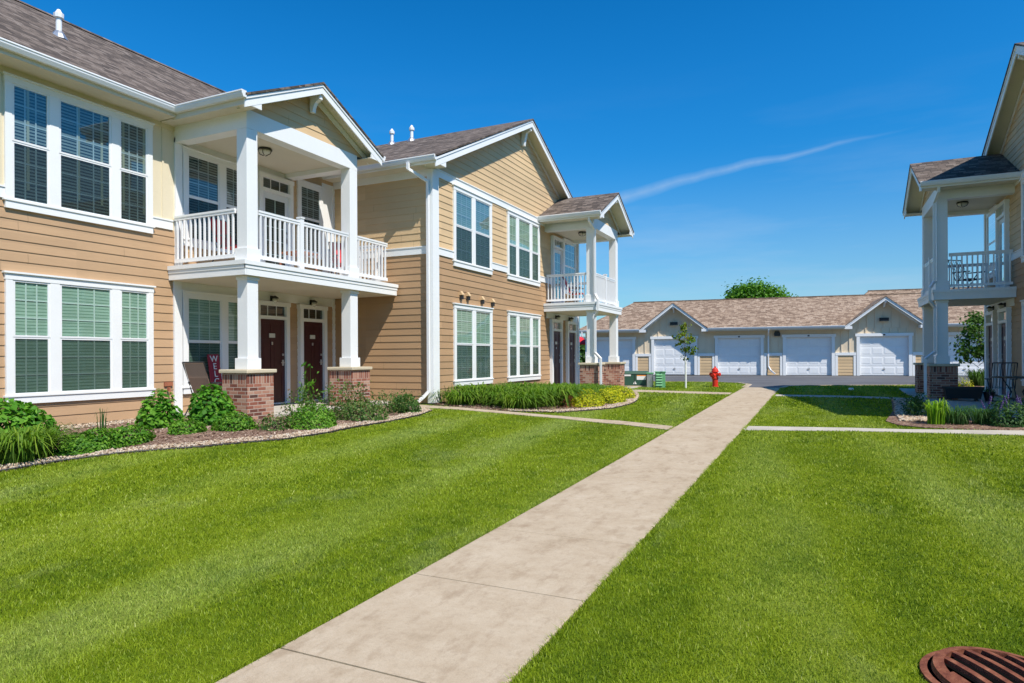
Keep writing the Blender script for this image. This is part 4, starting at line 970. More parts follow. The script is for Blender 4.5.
def scatter_lawn():
    Vs, Fs, vv = [], [], []; base = 0
    drain = (.78, 3.62)
    def zone(d0, d1, dens, hgt, wid):
        nonlocal base
        A = (d1*d1 - d0*d0) * (2*R(48)) / 2; n = int(A*dens)
        r = np.sqrt(rng.uniform(d0*d0, d1*d1, n)); a = rng.uniform(R(-50), R(46), n) - TH + R(4)
        X = r*np.sin(a); Y = r*np.cos(a)
        keep = (X > -11.3) & (X < 11.0) & (Y < 30.2) & (Y > .6)
        keep &= ~((X > 4.7) & (Y > 14.4)) & ~((X > 7.8))
        for P in HARD: keep &= ~inpoly(P, X, Y)
        keep &= np.hypot(X-drain[0], Y-drain[1]) > .345
        X, Y, r = X[keep], Y[keep], r[keep]; n = len(X)
        Z = hh(X, Y) - .005
        patch = .5 + .5*np.sin(X*1.9+np.sin(Y*1.3)*1.7)*np.sin(Y*1.7+np.sin(X*2.1)*1.5)
        H = hgt*rng.uniform(.55, 1.25, n)*(0.85+.3*patch); Wd = wid*rng.uniform(.7, 1.3, n)
        th = rng.uniform(0, 2*math.pi, n); ln = rng.uniform(.15, .95, n)*H; la = rng.uniform(0, 2*math.pi, n)
        dx, dy = np.cos(th)*Wd/2, np.sin(th)*Wd/2; lx, ly = np.cos(la)*ln, np.sin(la)*ln
        p0 = np.stack([X-dx, Y-dy, Z], 1); p1 = np.stack([X+dx, Y+dy, Z], 1)
        p2 = np.stack([X+dx*.7+lx*.35, Y+dy*.7+ly*.35, Z+H*.62], 1); p3 = np.stack([X-dx*.7+lx*.35, Y-dy*.7+ly*.35, Z+H*.62], 1)
        p4 = np.stack([X+lx, Y+ly, Z+H*rng.uniform(.8, 1, n)], 1)
        Vs.append(np.stack([p0, p1, p2, p3, p4], 1).reshape(-1, 3))
        i = base + np.arange(n)*5
        Fs.append(np.stack([i, i+1, i+2], 1)); Fs.append(np.stack([i, i+2, i+3], 1)); Fs.append(np.stack([i+3, i+2, i+4], 1))
        c = np.clip(rng.normal(.5, .2, n) , 0, 1.2); straw = rng.random(n) < .035; c[straw] = 1.35
        vv.extend([c, c, c]); base += n*5
    zone(1.6, 4.2, 13500, .027, .0036)
    zone(4.2, 7.0, 6800, .028, .0052)
    zone(7.0, 11.0, 2400, .031, .009)
    zone(11.0, 17.0, 850, .033, .015)
    zone(17.0, 34.0, 230, .045, .03)
    # longer blades that hang over the edges of the walk
    for ex, sg in ((-2.52, -1), (-1.30, 1)):
        for y0, y1, n, w in ((1.6, 5, 2600, .004), (5, 11, 3000, .007), (11, 25, 2600, .013)):
            Y = rng.uniform(y0, y1, n); X = ex + sg*rng.uniform(-.002, .05, n); Z = hh(X, Y); H = rng.uniform(.015, .042, n); th = rng.uniform(0, 6.28, n)
            Y0 = np.sin(Y*3.1)+np.sin(Y*7.7+1)*.6; lean = sg*-1*np.clip(rng.normal(.3, .6, n)+.35*Y0, -.8, 1.3)*H; ly = rng.normal(0, .5, n)*H
            dx, dy = np.cos(th)*w/2, np.sin(th)*w/2
            Vs.append(np.stack([np.stack([X-dx, Y-dy, Z], 1), np.stack([X+dx, Y+dy, Z], 1), np.stack([X+dx*.7+lean*.4, Y+dy*.7+ly*.4, Z+H*.6], 1), np.stack([X-dx*.7+lean*.4, Y-dy*.7+ly*.4, Z+H*.6], 1), np.stack([X+lean, Y+ly, Z+H*.9], 1)], 1).reshape(-1, 3))
            i = base + np.arange(n)*5; Fs.append(np.stack([i, i+1, i+2], 1)); Fs.append(np.stack([i, i+2, i+3], 1)); Fs.append(np.stack([i+3, i+2, i+4], 1))
            c = np.clip(rng.normal(.55, .25, n), 0, 1.3); vv.extend([c, c, c]); base += n*5
    o = raw('grass', np.concatenate(Vs), np.concatenate(Fs), 'grass_blades', v=np.concatenate(vv), org=(0, 0, 0))
    o['kind'] = 'stuff'; tag(o, 'short mown green lawn grass on both sides of the walk', 'grass')
scatter_lawn()

def leaves(C, Nrm, size, aspect=.6, bend=.25):
    """rhombic leaves (2 triangles as one bent quad pair): C centres, Nrm rough normals, size per leaf"""
    n = len(C); Nrm = Nrm / (np.linalg.norm(Nrm, axis=1, keepdims=True)+1e-9)
    t = rng.normal(size=(n, 3)); t -= (t*Nrm).sum(1, keepdims=True)*Nrm; t /= np.linalg.norm(t, axis=1, keepdims=True)
    b = np.cross(Nrm, t); s = size[:, None]
    a = C - t*s*.5; d = C + t*s*.5 - Nrm*s*bend*.5; l = C + b*s*aspect*.5 + Nrm*s*.08 - t*s*.05; r = C - b*s*aspect*.5 + Nrm*s*.08 - t*s*.05
    V = np.stack([a, l, d, r], 1).reshape(-1, 3); i = np.arange(n)*4
    F = np.concatenate([np.stack([i, i+1, i+2], 1), np.stack([i, i+2, i+3], 1)])
    return V, F
def dome_pts(n, rx, ry, h, lump=.25, inner=.35, k=9):
    u = rng.normal(size=(n, 3)); u[:, 2] = np.abs(u[:, 2])*.9 - .12; u /= np.linalg.norm(u, axis=1, keepdims=True)
    lc = rng.normal(size=(k, 3)); lc[:, 2] = np.abs(lc[:, 2]); lc /= np.linalg.norm(lc, axis=1, keepdims=True)
    m = (u @ lc.T).max(1); rad = 1 - lump + lump*np.clip((m-.55)/.4, 0, 1)*1.3
    rr = rad*(1 - inner*rng.random(n)**1.6)
    P = u*rr[:, None]*np.array([rx, ry, h]); P[:, 2] = np.maximum(P[:, 2], .01)
    return P, u
def shrub(name, x, y, rx, h, n, size, mat, label, cat='shrub', group=None, ry=None, aspect=.6, lump=.25, up=.3, stems=True, flowers=None):
    z = h1(x, y) + .02; ry = ry or rx
    P, U = dome_pts(n, rx, ry, h, lump); P += np.array([x, y, z])
    Nr = U + rng.normal(size=U.shape)*.45 + np.array([0, 0, up])
    V, F = leaves(P, Nr, size*rng.uniform(.6, 1.3, n), aspect); v = rng.random(n); 
    if not stems and not flowers:
        o = raw(name, V, F, mat, v=np.tile(v, 2)); return tag(o, label, cat, group)
    t = thing(name, (x, y, z-.02), label, cat, group)
    raw('foliage', V, F, mat, t, v=np.tile(v, 2))
    if stems:
        m = MB()
        for k in range(9):
            a = random.uniform(0, 6.28); rr = random.uniform(.3, .75)
            m.tube([(x+.03*math.cos(a), y+.03*math.sin(a), z-.03), (x+rx*rr*.5*math.cos(a), y+ry*rr*.5*math.sin(a), z+h*.45), (x+rx*rr*math.cos(a), y+ry*rr*math.sin(a), z+h*.8)], .007, 5, .003)
        ob('stem', m, 'bark', t, uv=False)
    if flowers:
        nm, fm, cnt, fl = flowers; Vv, Fv = [], []; b = 0
        for k in range(cnt):
            m = MB(); a = random.uniform(0, 6.28); rr = math.sqrt(random.random())*.95; px, py = x+rx*rr*math.cos(a), y+ry*rr*math.sin(a); pz = z+h*math.sqrt(max(0, 1-rr*rr*.8))*.85; q = (random.uniform(-.06, .06), random.uniform(-.06, .06))
            m.tube([(px, py, pz-.05), (px+q[0]*.5, py+q[1]*.5, pz+fl*.3)], .004, 4)
            for j in range(9):
                f = .3+.7*j/8; w = .022*(1.2-f*.6)
                m.rings([[(px+q[0]*f+w*math.cos(i*2.09+j), py+q[1]*f+w*math.sin(i*2.09+j), pz+fl*f-.008) for i in range(3)], [(px+q[0]*f+w*.5*math.cos(i*2.09+j+1), py+q[1]*f+w*.5*math.sin(i*2.09+j+1), pz+fl*f+.012) for i in range(3)]])
            ob(nm, m, fm, t, uv=False, v=[random.random() for _ in m.f])
    return t
def strap(name, x, y, r, h, n, mat, label, cat='ornamental grass', group=None, w=.018, arch=1.0):
    z = h1(x, y)+.015; K = 5
    a = rng.uniform(0, 2*math.pi, n); rad = r*np.sqrt(rng.random(n))*.5; L_ = rng.uniform(.7, 1.1, n)
    out_ = rng.uniform(.25, 1.0, n)*r*arch; X0 = x+rad*np.cos(a); Y0 = y+rad*np.sin(a); a2 = a + rng.normal(size=n)*.5
    V = np.empty((n, K+1, 2, 3), np.float32)
    for k in range(K+1):
        f = k/K; hz = h*L_*(1-(1-f)**1.8) - h*.62*arch*f**3*rng.uniform(.4, 1.25, n)
        ox = out_*(f**1.6); ww = w*(1-f**2.2)*.5+.001
        px, py = X0+ox*np.cos(a2), Y0+ox*np.sin(a2)
        V[:, k, 0] = np.stack([px-np.sin(a2)*ww, py+np.cos(a2)*ww, z+hz], 1); V[:, k, 1] = np.stack([px+np.sin(a2)*ww, py-np.cos(a2)*ww, z+hz], 1)
    F = []; v = []
    base = np.arange(n)*(K+1)*2; rv_ = rng.random(n)
    for k in range(K):
        i = base+k*2; F.append(np.stack([i, i+1, i+3, i+2], 1)); v.append(rv_*.7+.3*k/K)
    o = raw(name, V.reshape(-1, 3), np.concatenate(F), mat, v=np.concatenate(v)); return tag(o, label, cat, group)
def sprays(name, x, y, rx, ry, h, n, size, mat, label, cat='perennial', group=None):
    """loose upright perennial: stems with small leaves, sky and mulch showing between"""
    z = h1(x, y)+.02; t = thing(name, (x, y, z-.02), label, cat, group); m = MB(); P = []
    for k in range(n):
        a = random.uniform(0, 6.28); r0 = math.sqrt(random.random())*.75; px, py = x+rx*r0*math.cos(a), y+ry*r0*math.sin(a)
        hh_ = h*random.uniform(.5, 1.1); lx, ly = random.gauss(0, .1)+(px-x)*.35, random.gauss(0, .1)+(py-y)*.35
        m.tube([(px, py, z-.02), (px+lx*.4, py+ly*.4, z+hh_*.6), (px+lx, py+ly, z+hh_)], .005, 4, .002)
        for j in range(22):
            f = random.uniform(.1, 1.0); s = .07*(1.2-f*.7); P.append((px+lx*f*f+random.gauss(0, s), py+ly*f*f+random.gauss(0, s), z+hh_*f))
    ob('stem', m, 'leaf_mixed', t, uv=False, v=[.3]*len(m.f))
    P = np.array(P); V, F = leaves(P, rng.normal(size=P.shape)+np.array([0, 0, .7]), size*rng.uniform(.6, 1.4, len(P)), .5)
    raw('foliage', V, F, mat, t, v=np.tile(rng.random(len(P)), 2)); return t

# bed in front of the left building
shrub('hydrangea', -10.75, 5.35, .55, .66, 2600, .095, 'leaf_hydrangea', 'large broad-leaved bush below the triple window at the left edge', 'bush', aspect=.8, ry=.8)
strap('daylily', -9.0, 4.8, .62, .50, 420, 'leaf_daylily', 'large arching green daylily in front of the broad-leaved bush at left edge', 'daylily', w=.022)
shrub('low_shrub', -8.75, 5.5, .36, .28, 2400, .055, 'leaf_mound', 'low bright green shrub right beside the leftmost daylily clump', ry=.45)
shrub('low_shrub', -8.75, 6.0, .27, .26, 1700, .055, 'leaf_mound', 'low fine-leaved shrub, last before the bare mulch under the triple window', ry=.4)
shrub('hydrangea', -10.1, 7.5, .33, .58, 900, .095, 'leaf_hydrangea', 'leggy broad-leaved bush between the triple window and the porch', 'bush', aspect=.8, lump=.4)
shrub('low_shrub', -9.0, 7.1, .26, .22, 1300, .05, 'leaf_mound', 'small green mound at the foot of the leggy broad-leaved bush', ry=.34)
shrub('hydrangea', -9.85, 8.3, .44, .66, 1500, .095, 'leaf_hydrangea', 'full broad-leaved bush in front of the porch chair', 'bush', aspect=.8)
shrub('low_shrub', -8.65, 7.75, .31, .27, 1700, .05, 'leaf_mound', 'small green mound left of the first brick pier', ry=.36)
shrub('low_shrub', -8.1, 8.1, .26, .26, 500, .05, 'leaf_mixed', 'sparse low shrub right in front of the first brick pier', ry=.3)
shrub('low_shrub', -7.85, 8.75, .46, .36, 3000, .045, 'leaf_mound', 'wide low green shrub just right of the first brick pier', ry=.5)
sprays('perennial', -8.7, 9.5, .5, .5, .62, 26, .06, 'leaf_mixed', 'loose green and pink perennial in front of the left maroon door')
sprays('perennial', -8.75, 10.6, .55, .5, .68, 30, .06, 'leaf_mixed', 'loose pinkish perennial between the two brick piers, before the right maroon door')
sprays('tall_perennial', -9.05, 9.95, .22, .2, 1.15, 6, .09, 'leaf_mound', 'tall thin green sprig in front of the maroon doors')
sprays('perennial', -8.1, 11.2, .5, .6, .5, 30, .055, 'leaf_mixed', 'loose perennial in front of the second brick pier')
shrub('low_shrub', -7.95, 10.1, .5, .36, 1900, .05, 'leaf_mixed', 'low mixed shrub at the lawn edge before the second brick pier', ry=.5)
sprays('perennial', -8.5, 12.1, .45, .4, .42, 24, .055, 'leaf_mixed', 'last loose perennial of the bed, beside the left side walk')
shrub('low_shrub', -8.05, 11.7, .35, .36, 1300, .05, 'leaf_dark', 'small dark green shrub at the far end of the left bed', ry=.35)
strap('thin_grass', -10.4, 6.7, .12, .45, 20, 'leaf_sage', 'thin upright tuft on the bare mulch under the triple window', 'grass tuft', w=.008, arch=.5)
# daylily mass in front of the wing
k = 0
for yy in np.arange(14.25, 20.4, .62):
    for xx, jj in ((-7.55, 0), (-6.75, .3), (-6.05, .05)):
        y_ = yy+jj+random.uniform(-.1, .1); x_ = xx+random.uniform(-.08, .08) + (.0 if yy > 15 else -.5)
        if x_ > -5.9 and y_ > 18.5: continue
        if x_ > -6.4 and y_ < 14.6: continue
        strap('daylily', x_, y_, .74, (.56 if y_ < 17 else .40)*random.uniform(.8, 1.15), 260, 'leaf_daylily', 'green daylily clump in the dense row between the wing and the side walk', 'daylily', 'daylilies planted along the wing', w=.034, arch=1.25)
shrub('spirea', -5.45, 16.0, .45, .40, 2600, .05, 'leaf_spirea', 'yellow-green spirea next to the daylilies, nearest of the yellow row', ry=.7)
shrub('spirea', -5.2, 17.2, .42, .38, 2200, .05, 'leaf_spirea', 'yellow-green spirea in the middle of the yellow row', ry=.6)
shrub('spirea', -5.3, 18.6, .42, .36, 2400, .05, 'leaf_spirea', 'rounder yellow-green spirea nearest the far porch pier', ry=.6)
shrub('red_shrub', -5.75, 15.3, .22, .42, 260, .05, 'leaf_red', 'small reddish shrub between the daylilies and the yellow spirea', ry=.2)

# right-hand bed and patio planting
strap('ornamental_grass', 1.95, 14.6, .28, .55, 110, 'leaf_grassy', 'bright sunlit yellow-green grass clump at the corner of the right bed', w=.02, arch=.7)
strap('ornamental_grass', 2.3, 14.75, .40, .42, 190, 'leaf_sage', 'shaded green grass clump just right of the bright one', w=.012)
strap('ornamental_grass', 2.75, 14.9, .36, .40, 170, 'leaf_sage', 'shaded green grass clump before the purple salvia', w=.012)
for (x_, y_, lb) in ((3.05, 14.75, 'purple-flowered salvia, left one of the right bed'), (3.55, 14.95, 'purple-flowered salvia in the middle of the right bed, before the patio table'), (4.1, 14.9, 'purple-flowered salvia at the right edge of the picture')):
    shrub('salvia', x_, y_, .36, .52, 1300, .05, 'leaf_sage', lb, 'salvia', ry=.36, stems=False, flowers=('flower_spike', 'leaf_purple', 13, .18))
sprays('perennial', 1.85, 16.0, .3, .4, .42, 26, .05, 'leaf_sage', 'dark twiggy perennial on the rock mulch of the right bed')
sprays('perennial', 2.0, 17.4, .25, .4, .40, 20, .05, 'leaf_dark', 'dark low perennial beside the right porch downspout')
for (x_, y_, lb) in ((4.0, 28.2, 'dark grassy shrub left of the young tree behind the right porch'), (5.15, 28.7, 'dark grassy shrub at the foot of the young tree behind the right porch')):
    strap('ornamental_grass', x_, y_, .5, .75, 300, 'leaf_dark', lb, w=.02)
shrub('spirea', 4.6, 28.0, .28, .3, 260, .05, 'leaf_spirea', 'tiny yellow shrub between two dark shrubs behind the right porch', stems=False)

# trees
def tree(name, x, y, z, H, trunk_r, crown_c, crown_r, n, leaf, mat, label, clumps=30, tilt=0, guard=None, bark='bark', seed=1):
    random.seed(seed); t = thing(name, (x, y, z), label, 'tree'); m = MB()
    cx, cy, cz = crown_c; top = cz + crown_r[2]*.8
    pts = [(x, y, z-.1), (x+(cx-x)*.3, y+(cy-y)*.3, z+(top-z)*.35), (cx, cy, z+(top-z)*.7), (cx, cy, top)]
    m.tube(pts, trunk_r, 8, trunk_r*.2); cl = []
    for k in range(clumps):
        u = Vector((random.gauss(0, 1), random.gauss(0, 1), random.gauss(0, 1))).normalized(); rr = random.uniform(.35, 1)**.6
        cl.append((cx+u.x*crown_r[0]*rr, cy+u.y*crown_r[1]*rr, cz+u.z*crown_r[2]*rr))
    for c in cl[::2]:
        f = min(.95, max(.25, (c[2]-z)/(top-z)-.15)); b = Vector((cx, cy, z+(top-z)*f)); c = Vector(c)
        m.tube([b, b.lerp(c, .5)+Vector((0, 0, -.02)), c], trunk_r*.3, 5, trunk_r*.08)
    ob('trunk', m, bark, t, uv=False)
    C = np.array(cl); per = n//clumps; Cs = np.repeat(C, per, 0); cr = min(crown_r)*.36
    off = rng.normal(size=Cs.shape)*cr*np.array([1, 1, .75])*.6; P = Cs+off
    V, F = leaves(P, rng.normal(size=P.shape)*.7+off/cr+np.array([0, 0, .6]), leaf*rng.uniform(.6, 1.3, len(P)), .75)
    v = np.repeat(rng.random(clumps), per)*.5+rng.random(len(P))*.5
    raw('crown', V, F, mat, t, v=np.tile(v, 2))
    if guard: 
        g = MB(); g.lathe(x, y, [(trunk_r+.012, z), (trunk_r+.014, z+guard)], 10); ob('trunk_guard', g, 'tree_guard', t)
    return t
tree('young_tree', -4.46, 24.3, h1(-4.46, 24.3), 2.6, .022, (-4.48, 24.3, 1.95), (.34, .34, .72), 420, .11, 'leaf_maple', 'slim young tree with a white trunk guard beside the red hydrant', clumps=17, guard=1.15, seed=5)
tree('young_tree', 5.5, 29.2, h1(5.5, 29.2), 3, .04, (5.25, 29.2, 2.1), (.75, .75, .95), 1500, .13, 'leaf_dark', 'young dark green tree behind the right porch', clumps=30, seed=3)
tree('background_tree', -4.87, 58.5, .3, 9, .25, (-4.87, 58.5, 5.5), (2.4, 2.4, 2.05), 24000, .22, 'leaf_tree', 'big round green tree rising behind the garage roof', clumps=75, seed=8)
for i, (x_, y_, r_, lb) in enumerate(((-17.5, 49.2, 1.6, 'dark bush beyond the left end of the garage row, seen past the far porch doors'),)):
    tree('background_bush', x_, y_, .3, 3, .1, (x_, y_, 1.6), (r_, r_, 1.1), 2500, .3, 'leaf_dark', lb, clumps=30, seed=20+i)

# fire hydrant
def hydrant(x, y):
    z = h1(x, y); t = thing('fire_hydrant', (x, y, z), 'red fire hydrant on the grass strip by the drive', 'fire hydrant')
    m = MB(); m.lathe(x, y, [(.13, z-.02), (.13, z+.03), (.105, z+.035), (.105, z+.30), (.125, z+.31), (.125, z+.35), (.10, z+.36), (.10, z+.55), (.135, z+.56), (.135, z+.585), (.12, z+.60), (.105, z+.66), (.06, z+.71), (.03, z+.72)], 20)
    ob('barrel', m, 'hydrant_red', t, smooth=False)
    m = MB(); m.lathe(x, y, [(.032, z+.715), (.032, z+.77)], 5); ob('operating_nut', m, 'hydrant_red', t)
    for s, nm in ((-1, 'hose_outlet'), (1, 'hose_outlet')):
        d = Vector((math.cos(-.43), math.sin(-.43), 0))*s; p = Vector((x, y, z+.47)); m = MB()
        m.tube([p+d*.08, p+d*.16], .055, 12); m.tube([p+d*.16, p+d*.21], .068, 8); m.tube([p+d*.21, p+d*.235], .025, 5); ob(nm, m, 'hydrant_red', t)
    d = Vector((-.43, -.9, 0)).normalized(); p = Vector((x, y, z+.44)); m = MB(); m.tube([p+d*.08, p+d*.15], .075, 14); m.tube([p+d*.15, p+d*.20], .09, 8); m.tube([p+d*.2, p+d*.225], .025, 5); ob('pumper_outlet', m, 'hydrant_red', t)
hydrant(-3.57, 25.3)
# utility boxes
def transformer(x, y, rz):
    t = thing('transformer_box', (x, y, h1(x, y)), 'dark green transformer box with warning stickers beside the far porch', 'transformer box', rotz=rz, local=True)
    m = MB(); m.box(-.62, .62, -.5, .5, -.05, .06); ob('pad', m, 'concrete', t)
    m = MB(); m.box(-.52, .52, -.42, .42, .06, .50); m.hexa([(-.54, -.44, .50), (.54, -.44, .50), (.54, .44, .50), (-.54, .44, .50)], [(-.50, -.36, .60), (.50, -.36, .60), (.50, .42, .60), (-.50, .42, .60)]); ob('cabinet', m, 'transformer_green', t, bevel=.008)
    m = MB(); m.box(-.01, .01, -.428, -.42, .08, .49); ob('door_seam', m, 'black_edge', t)
    m = MB(); m.box(-.46, -.14, -.427, -.421, .42, .48); ob('sticker', m, 'sticker_white', t)
    m = MB(); m.box(.08, .42, -.427, -.421, .28, .42); ob('sticker', m, 'sticker_white', t); m = MB(); m.box(.08, .42, -.427, -.421, .421, .46); ob('sticker', m, 'sticker_orange', t)
    m = MB(); m.extrude([(-.06, -.421, .12), (.08, -.421, .12), (.01, -.421, .24)], (0, -.006, 0)); ob('sticker', m, 'sticker_white', t)
transformer(-6.5, 24.9, R(14))
def pedestal(x, y, rz):
    t = thing('utility_pedestal', (x, y, h1(x, y)), 'light green louvred utility pedestal right of the dark transformer box', 'utility box', rotz=rz, local=True)
    m = MB(); m.box(-.18, .18, -.18, .18, -.05, .56); m.box(-.20, .20, -.20, .20, .56, .60); ob('cabinet', m, 'pedestal_green', t, bevel=.01)
    for k in range(5):
        m = MB(); z = .08+k*.095; m.extrude([(-.15, -.181, z), (-.15, -.215, z), (-.15, -.181, z+.06)], (.22, 0, 0)); ob('louvre', m, 'pedestal_green', t)
pedestal(-5.42, 24.45, R(14))
def post_box(x, y):
    t = thing('grey_pedestal', (x, y, h1(x, y)), 'narrow grey-green pedestal squeezed between the two green utility boxes', 'utility box', local=True)
    m = MB(); m.box(-.1, .1, -.1, .1, -.05, .5); ob('cabinet', m, 'metal_light', t, bevel=.01)
    m = MB(); m.box(-.115, .115, -.115, .115, .5, .56); ob('cap', m, 'pedestal_green', t, bevel=.01)
post_box(-5.80, 24.45)
o = ob('cleanout_cap', MB().lathe(.9, 24.7, [(.08, h1(.9, 24.7)), (.08, h1(.9, 24.7)+.05), (.06, h1(.9, 24.7)+.07), (.01, h1(.9, 24.7)+.075)], 14), 'white_vinyl'); tag(o, 'small white cleanout cap in the shaded grass before the drive', 'pipe cap')

# storm drain grate, tilted in its ring
def drain():
    cx, cy = .79, 3.62; z = h1(cx, cy)
    t = thing('storm_drain', (cx, cy, z), 'rusty round storm drain grate with curved slots, tilted in the lawn', 'drain grate', local=True)
    n = 48; m = MB()
    R_ = lambda r, zz, dx=0: [(r*math.cos(2*math.pi*i/n)+dx, r*math.sin(2*math.pi*i/n), zz) for i in range(n)]
    m.rings([R_(.345, -.05, -.03), R_(.345, .018, -.03), R_(.315, .022, -.03), R_(.315, -.20, -.03)], cap=False); ob('frame_ring', m, 'rust_iron', t)
    m = MB(); m.add(R_(.316, .012, -.03), [tuple(range(n))]); ob('pit_shade', m, 'pit_shade_black', t)  # flat black disc above the soil, standing in for the darkness under the grate
    # grate: ring plus bars, bars along (0.53,-0.85)
    bd = Vector((.537, -.843, 0)); bn = Vector((.843, .537, 0)); r0, r1 = .275, .325; th = .024
    tilt = Matrix.Rotation(R(4), 4, Vector((.45, .9, 0)).normalized()); up = Vector((-.005, 0, .004))
    def X(p): 
        rr = (p[0]**2+p[1]**2)/(.33**2); q = Vector((p[0], p[1], p[2]+.03*(1-rr))); return tuple(tilt @ q + up)
    m = MB(); m.rings([[X(q) for q in R_(r1, 0)], [X(q) for q in R_(r1-.006, th)], [X(q) for q in R_(r0, th+.002)], [X(q) for q in R_(r0, 0)], [X(q) for q in R_(r1, 0)]], cap=False)
    ob('grate_ring', m, 'rust_iron', t)
    pitch, bw = .086, .034
    for k in range(-3, 4):
        c = (k+.5)*pitch if False else k*pitch; hw = bw/2; m = MB(); L0 = math.sqrt(max(0, (r0+.012)**2-(abs(c)+hw)**2)) if abs(c)+hw < r0+.012 else 0
        if L0 <= .02: continue
        S = 10; rg = []
        for i in range(S+1):
            s = -L0+2*L0*i/S; rg.append([X(bd*s+bn*(c-hw)+Vector((0, 0, .004))), X(bd*s+bn*(c+hw)+Vector((0, 0, .004))), X(bd*s+bn*(c+hw-.003)+Vector((0, 0, th-.001))), X(bd*s+bn*(c-hw+.003)+Vector((0, 0, th-.001)))])
        m.rings(rg); ob('grate_bar', m, 'rust_iron', t)
drain()

# river-stone edging and mulch chips
def stones(name, pts, half, n, size, label, jitter_mat='gravel'):
    P = []; Lc = []; 
    seg = [(Vector((*pts[i], 0)), Vector((*pts[i+1], 0))) for i in range(len(pts)-1)]; tot = sum((b-a).length for a, b in seg)
    for a, b in seg:
        k = int(n*(b-a).length/tot); d = (b-a).normalized(); nn = Vector((-d.y, d.x, 0))
        for _ in range(k): p = a.lerp(b, random.random())+nn*random.uniform(-half, half); P.append((p.x, p.y, h1(p.x, p.y)+.03))
    P = np.array(P); n = len(P); s = size*rng.uniform(.5, 1.5, n)
    oct_ = np.array([(1,0,0),(0,1,0),(-1,0,0),(0,-1,0),(.1,.1,.75),(0,0,-.6)]); a = rng.uniform(0, 6.28, n); ca, sa = np.cos(a), np.sin(a)
    V = oct_[None]*np.stack([s*.5*rng.uniform(.8, 1.4, n), s*.5, s*.4], 1)[:, None, :]; V = V + rng.normal(size=V.shape)*s[:, None, None]*.06
    Vr = V.copy(); Vr[..., 0] = V[..., 0]*ca[:, None]-V[..., 1]*sa[:, None]; Vr[..., 1] = V[..., 0]*sa[:, None]+V[..., 1]*ca[:, None]; Vr += P[:, None, :]
    f = np.array([(0,1,4),(1,2,4),(2,3,4),(3,0,4),(1,0,5),(2,1,5),(3,2,5),(0,3,5)]); F = (f[None]+(np.arange(n)*6)[:, None, None]).reshape(-1, 3)
    o = raw(name, Vr.reshape(-1, 3), F, jitter_mat, v=np.repeat(rng.random(n), 8)); o['kind'] = 'stuff'; tag(o, label, 'stones')
inset = lambda pts, d: [(x-d, y) for x, y in pts]
stones('river_stones', [(-8.75, 3.0)]+[(x-.17, y+.02) for x, y in BED_L[3:14]], .15, 5200, .036, 'light river stones edging the left planting bed')
stones('river_stones', [(x-.17, y+.04) for x, y in BED_M[3:13]], .15, 3000, .05, 'light river stones edging the bed in front of the wing')
stones('wall_gravel', [(-11.55, 1), (-11.55, 9)], .3, 3500, .035, 'grey and pink gravel along the foundation of the left building')
stones('rock_mulch', [(1.7, 14.9), (1.75, 16.5), (1.95, 18.5), (2.05, 20.7)], .3, 3000, .07, 'grey rock mulch on the bed beside the right porch')
def chips(poly, n, size, label):
    xs = [p[0] for p in poly]; ys = [p[1] for p in poly]
    X = rng.uniform(min(xs), max(xs), n); Y = rng.uniform(min(ys), max(ys), n); k = inpoly(poly, X, Y) & (Y > 2); X, Y = X[k], Y[k]; n = len(X)
    P = np.stack([X, Y, hh(X, Y)+.028], 1); Nn = rng.normal(size=P.shape)*.35+np.array([0, 0, 1]); V, F = leaves(P, Nn, size*rng.uniform(.5, 1.5, n), .35, 0)
    o = raw('mulch_chips', V, F, 'chip', v=np.tile(rng.random(n), 2)); o['kind'] = 'stuff'; tag(o, label, 'mulch')
m_, nt_, out_ = new_mat('chip'); at_ = N(nt_, 'ShaderNodeAttribute', attribute_name='v')
principled(nt_, out_, ramp(nt_, at_.outputs['Fac'], [(0, (.10, .055, .04)), (.4, (.24, .14, .095)), (.75, (.36, .25, .18)), (1, (.52, .42, .33))]), .9)
chips(BED_L, 16000, .05, 'brown wood mulch of the left planting bed'); chips(BED_M, 7000, .06, 'brown wood mulch of the bed before the wing')
# black plastic lawn edging
def edging(pts, label):
    m = MB(); P = [Vector((x, y, h1(x, y))) for x, y in pts]
    m.tube([p+Vector((.0, 0, .022)) for p in P], .010, 6); o = ob('lawn_edging', m, 'black_edge'); tag(o, label, 'lawn edging')
edging(BED_L[2:14], 'black plastic edging strip along the left planting bed'); edging(BED_M[3:13], 'black plastic edging strip along the bed before the wing')

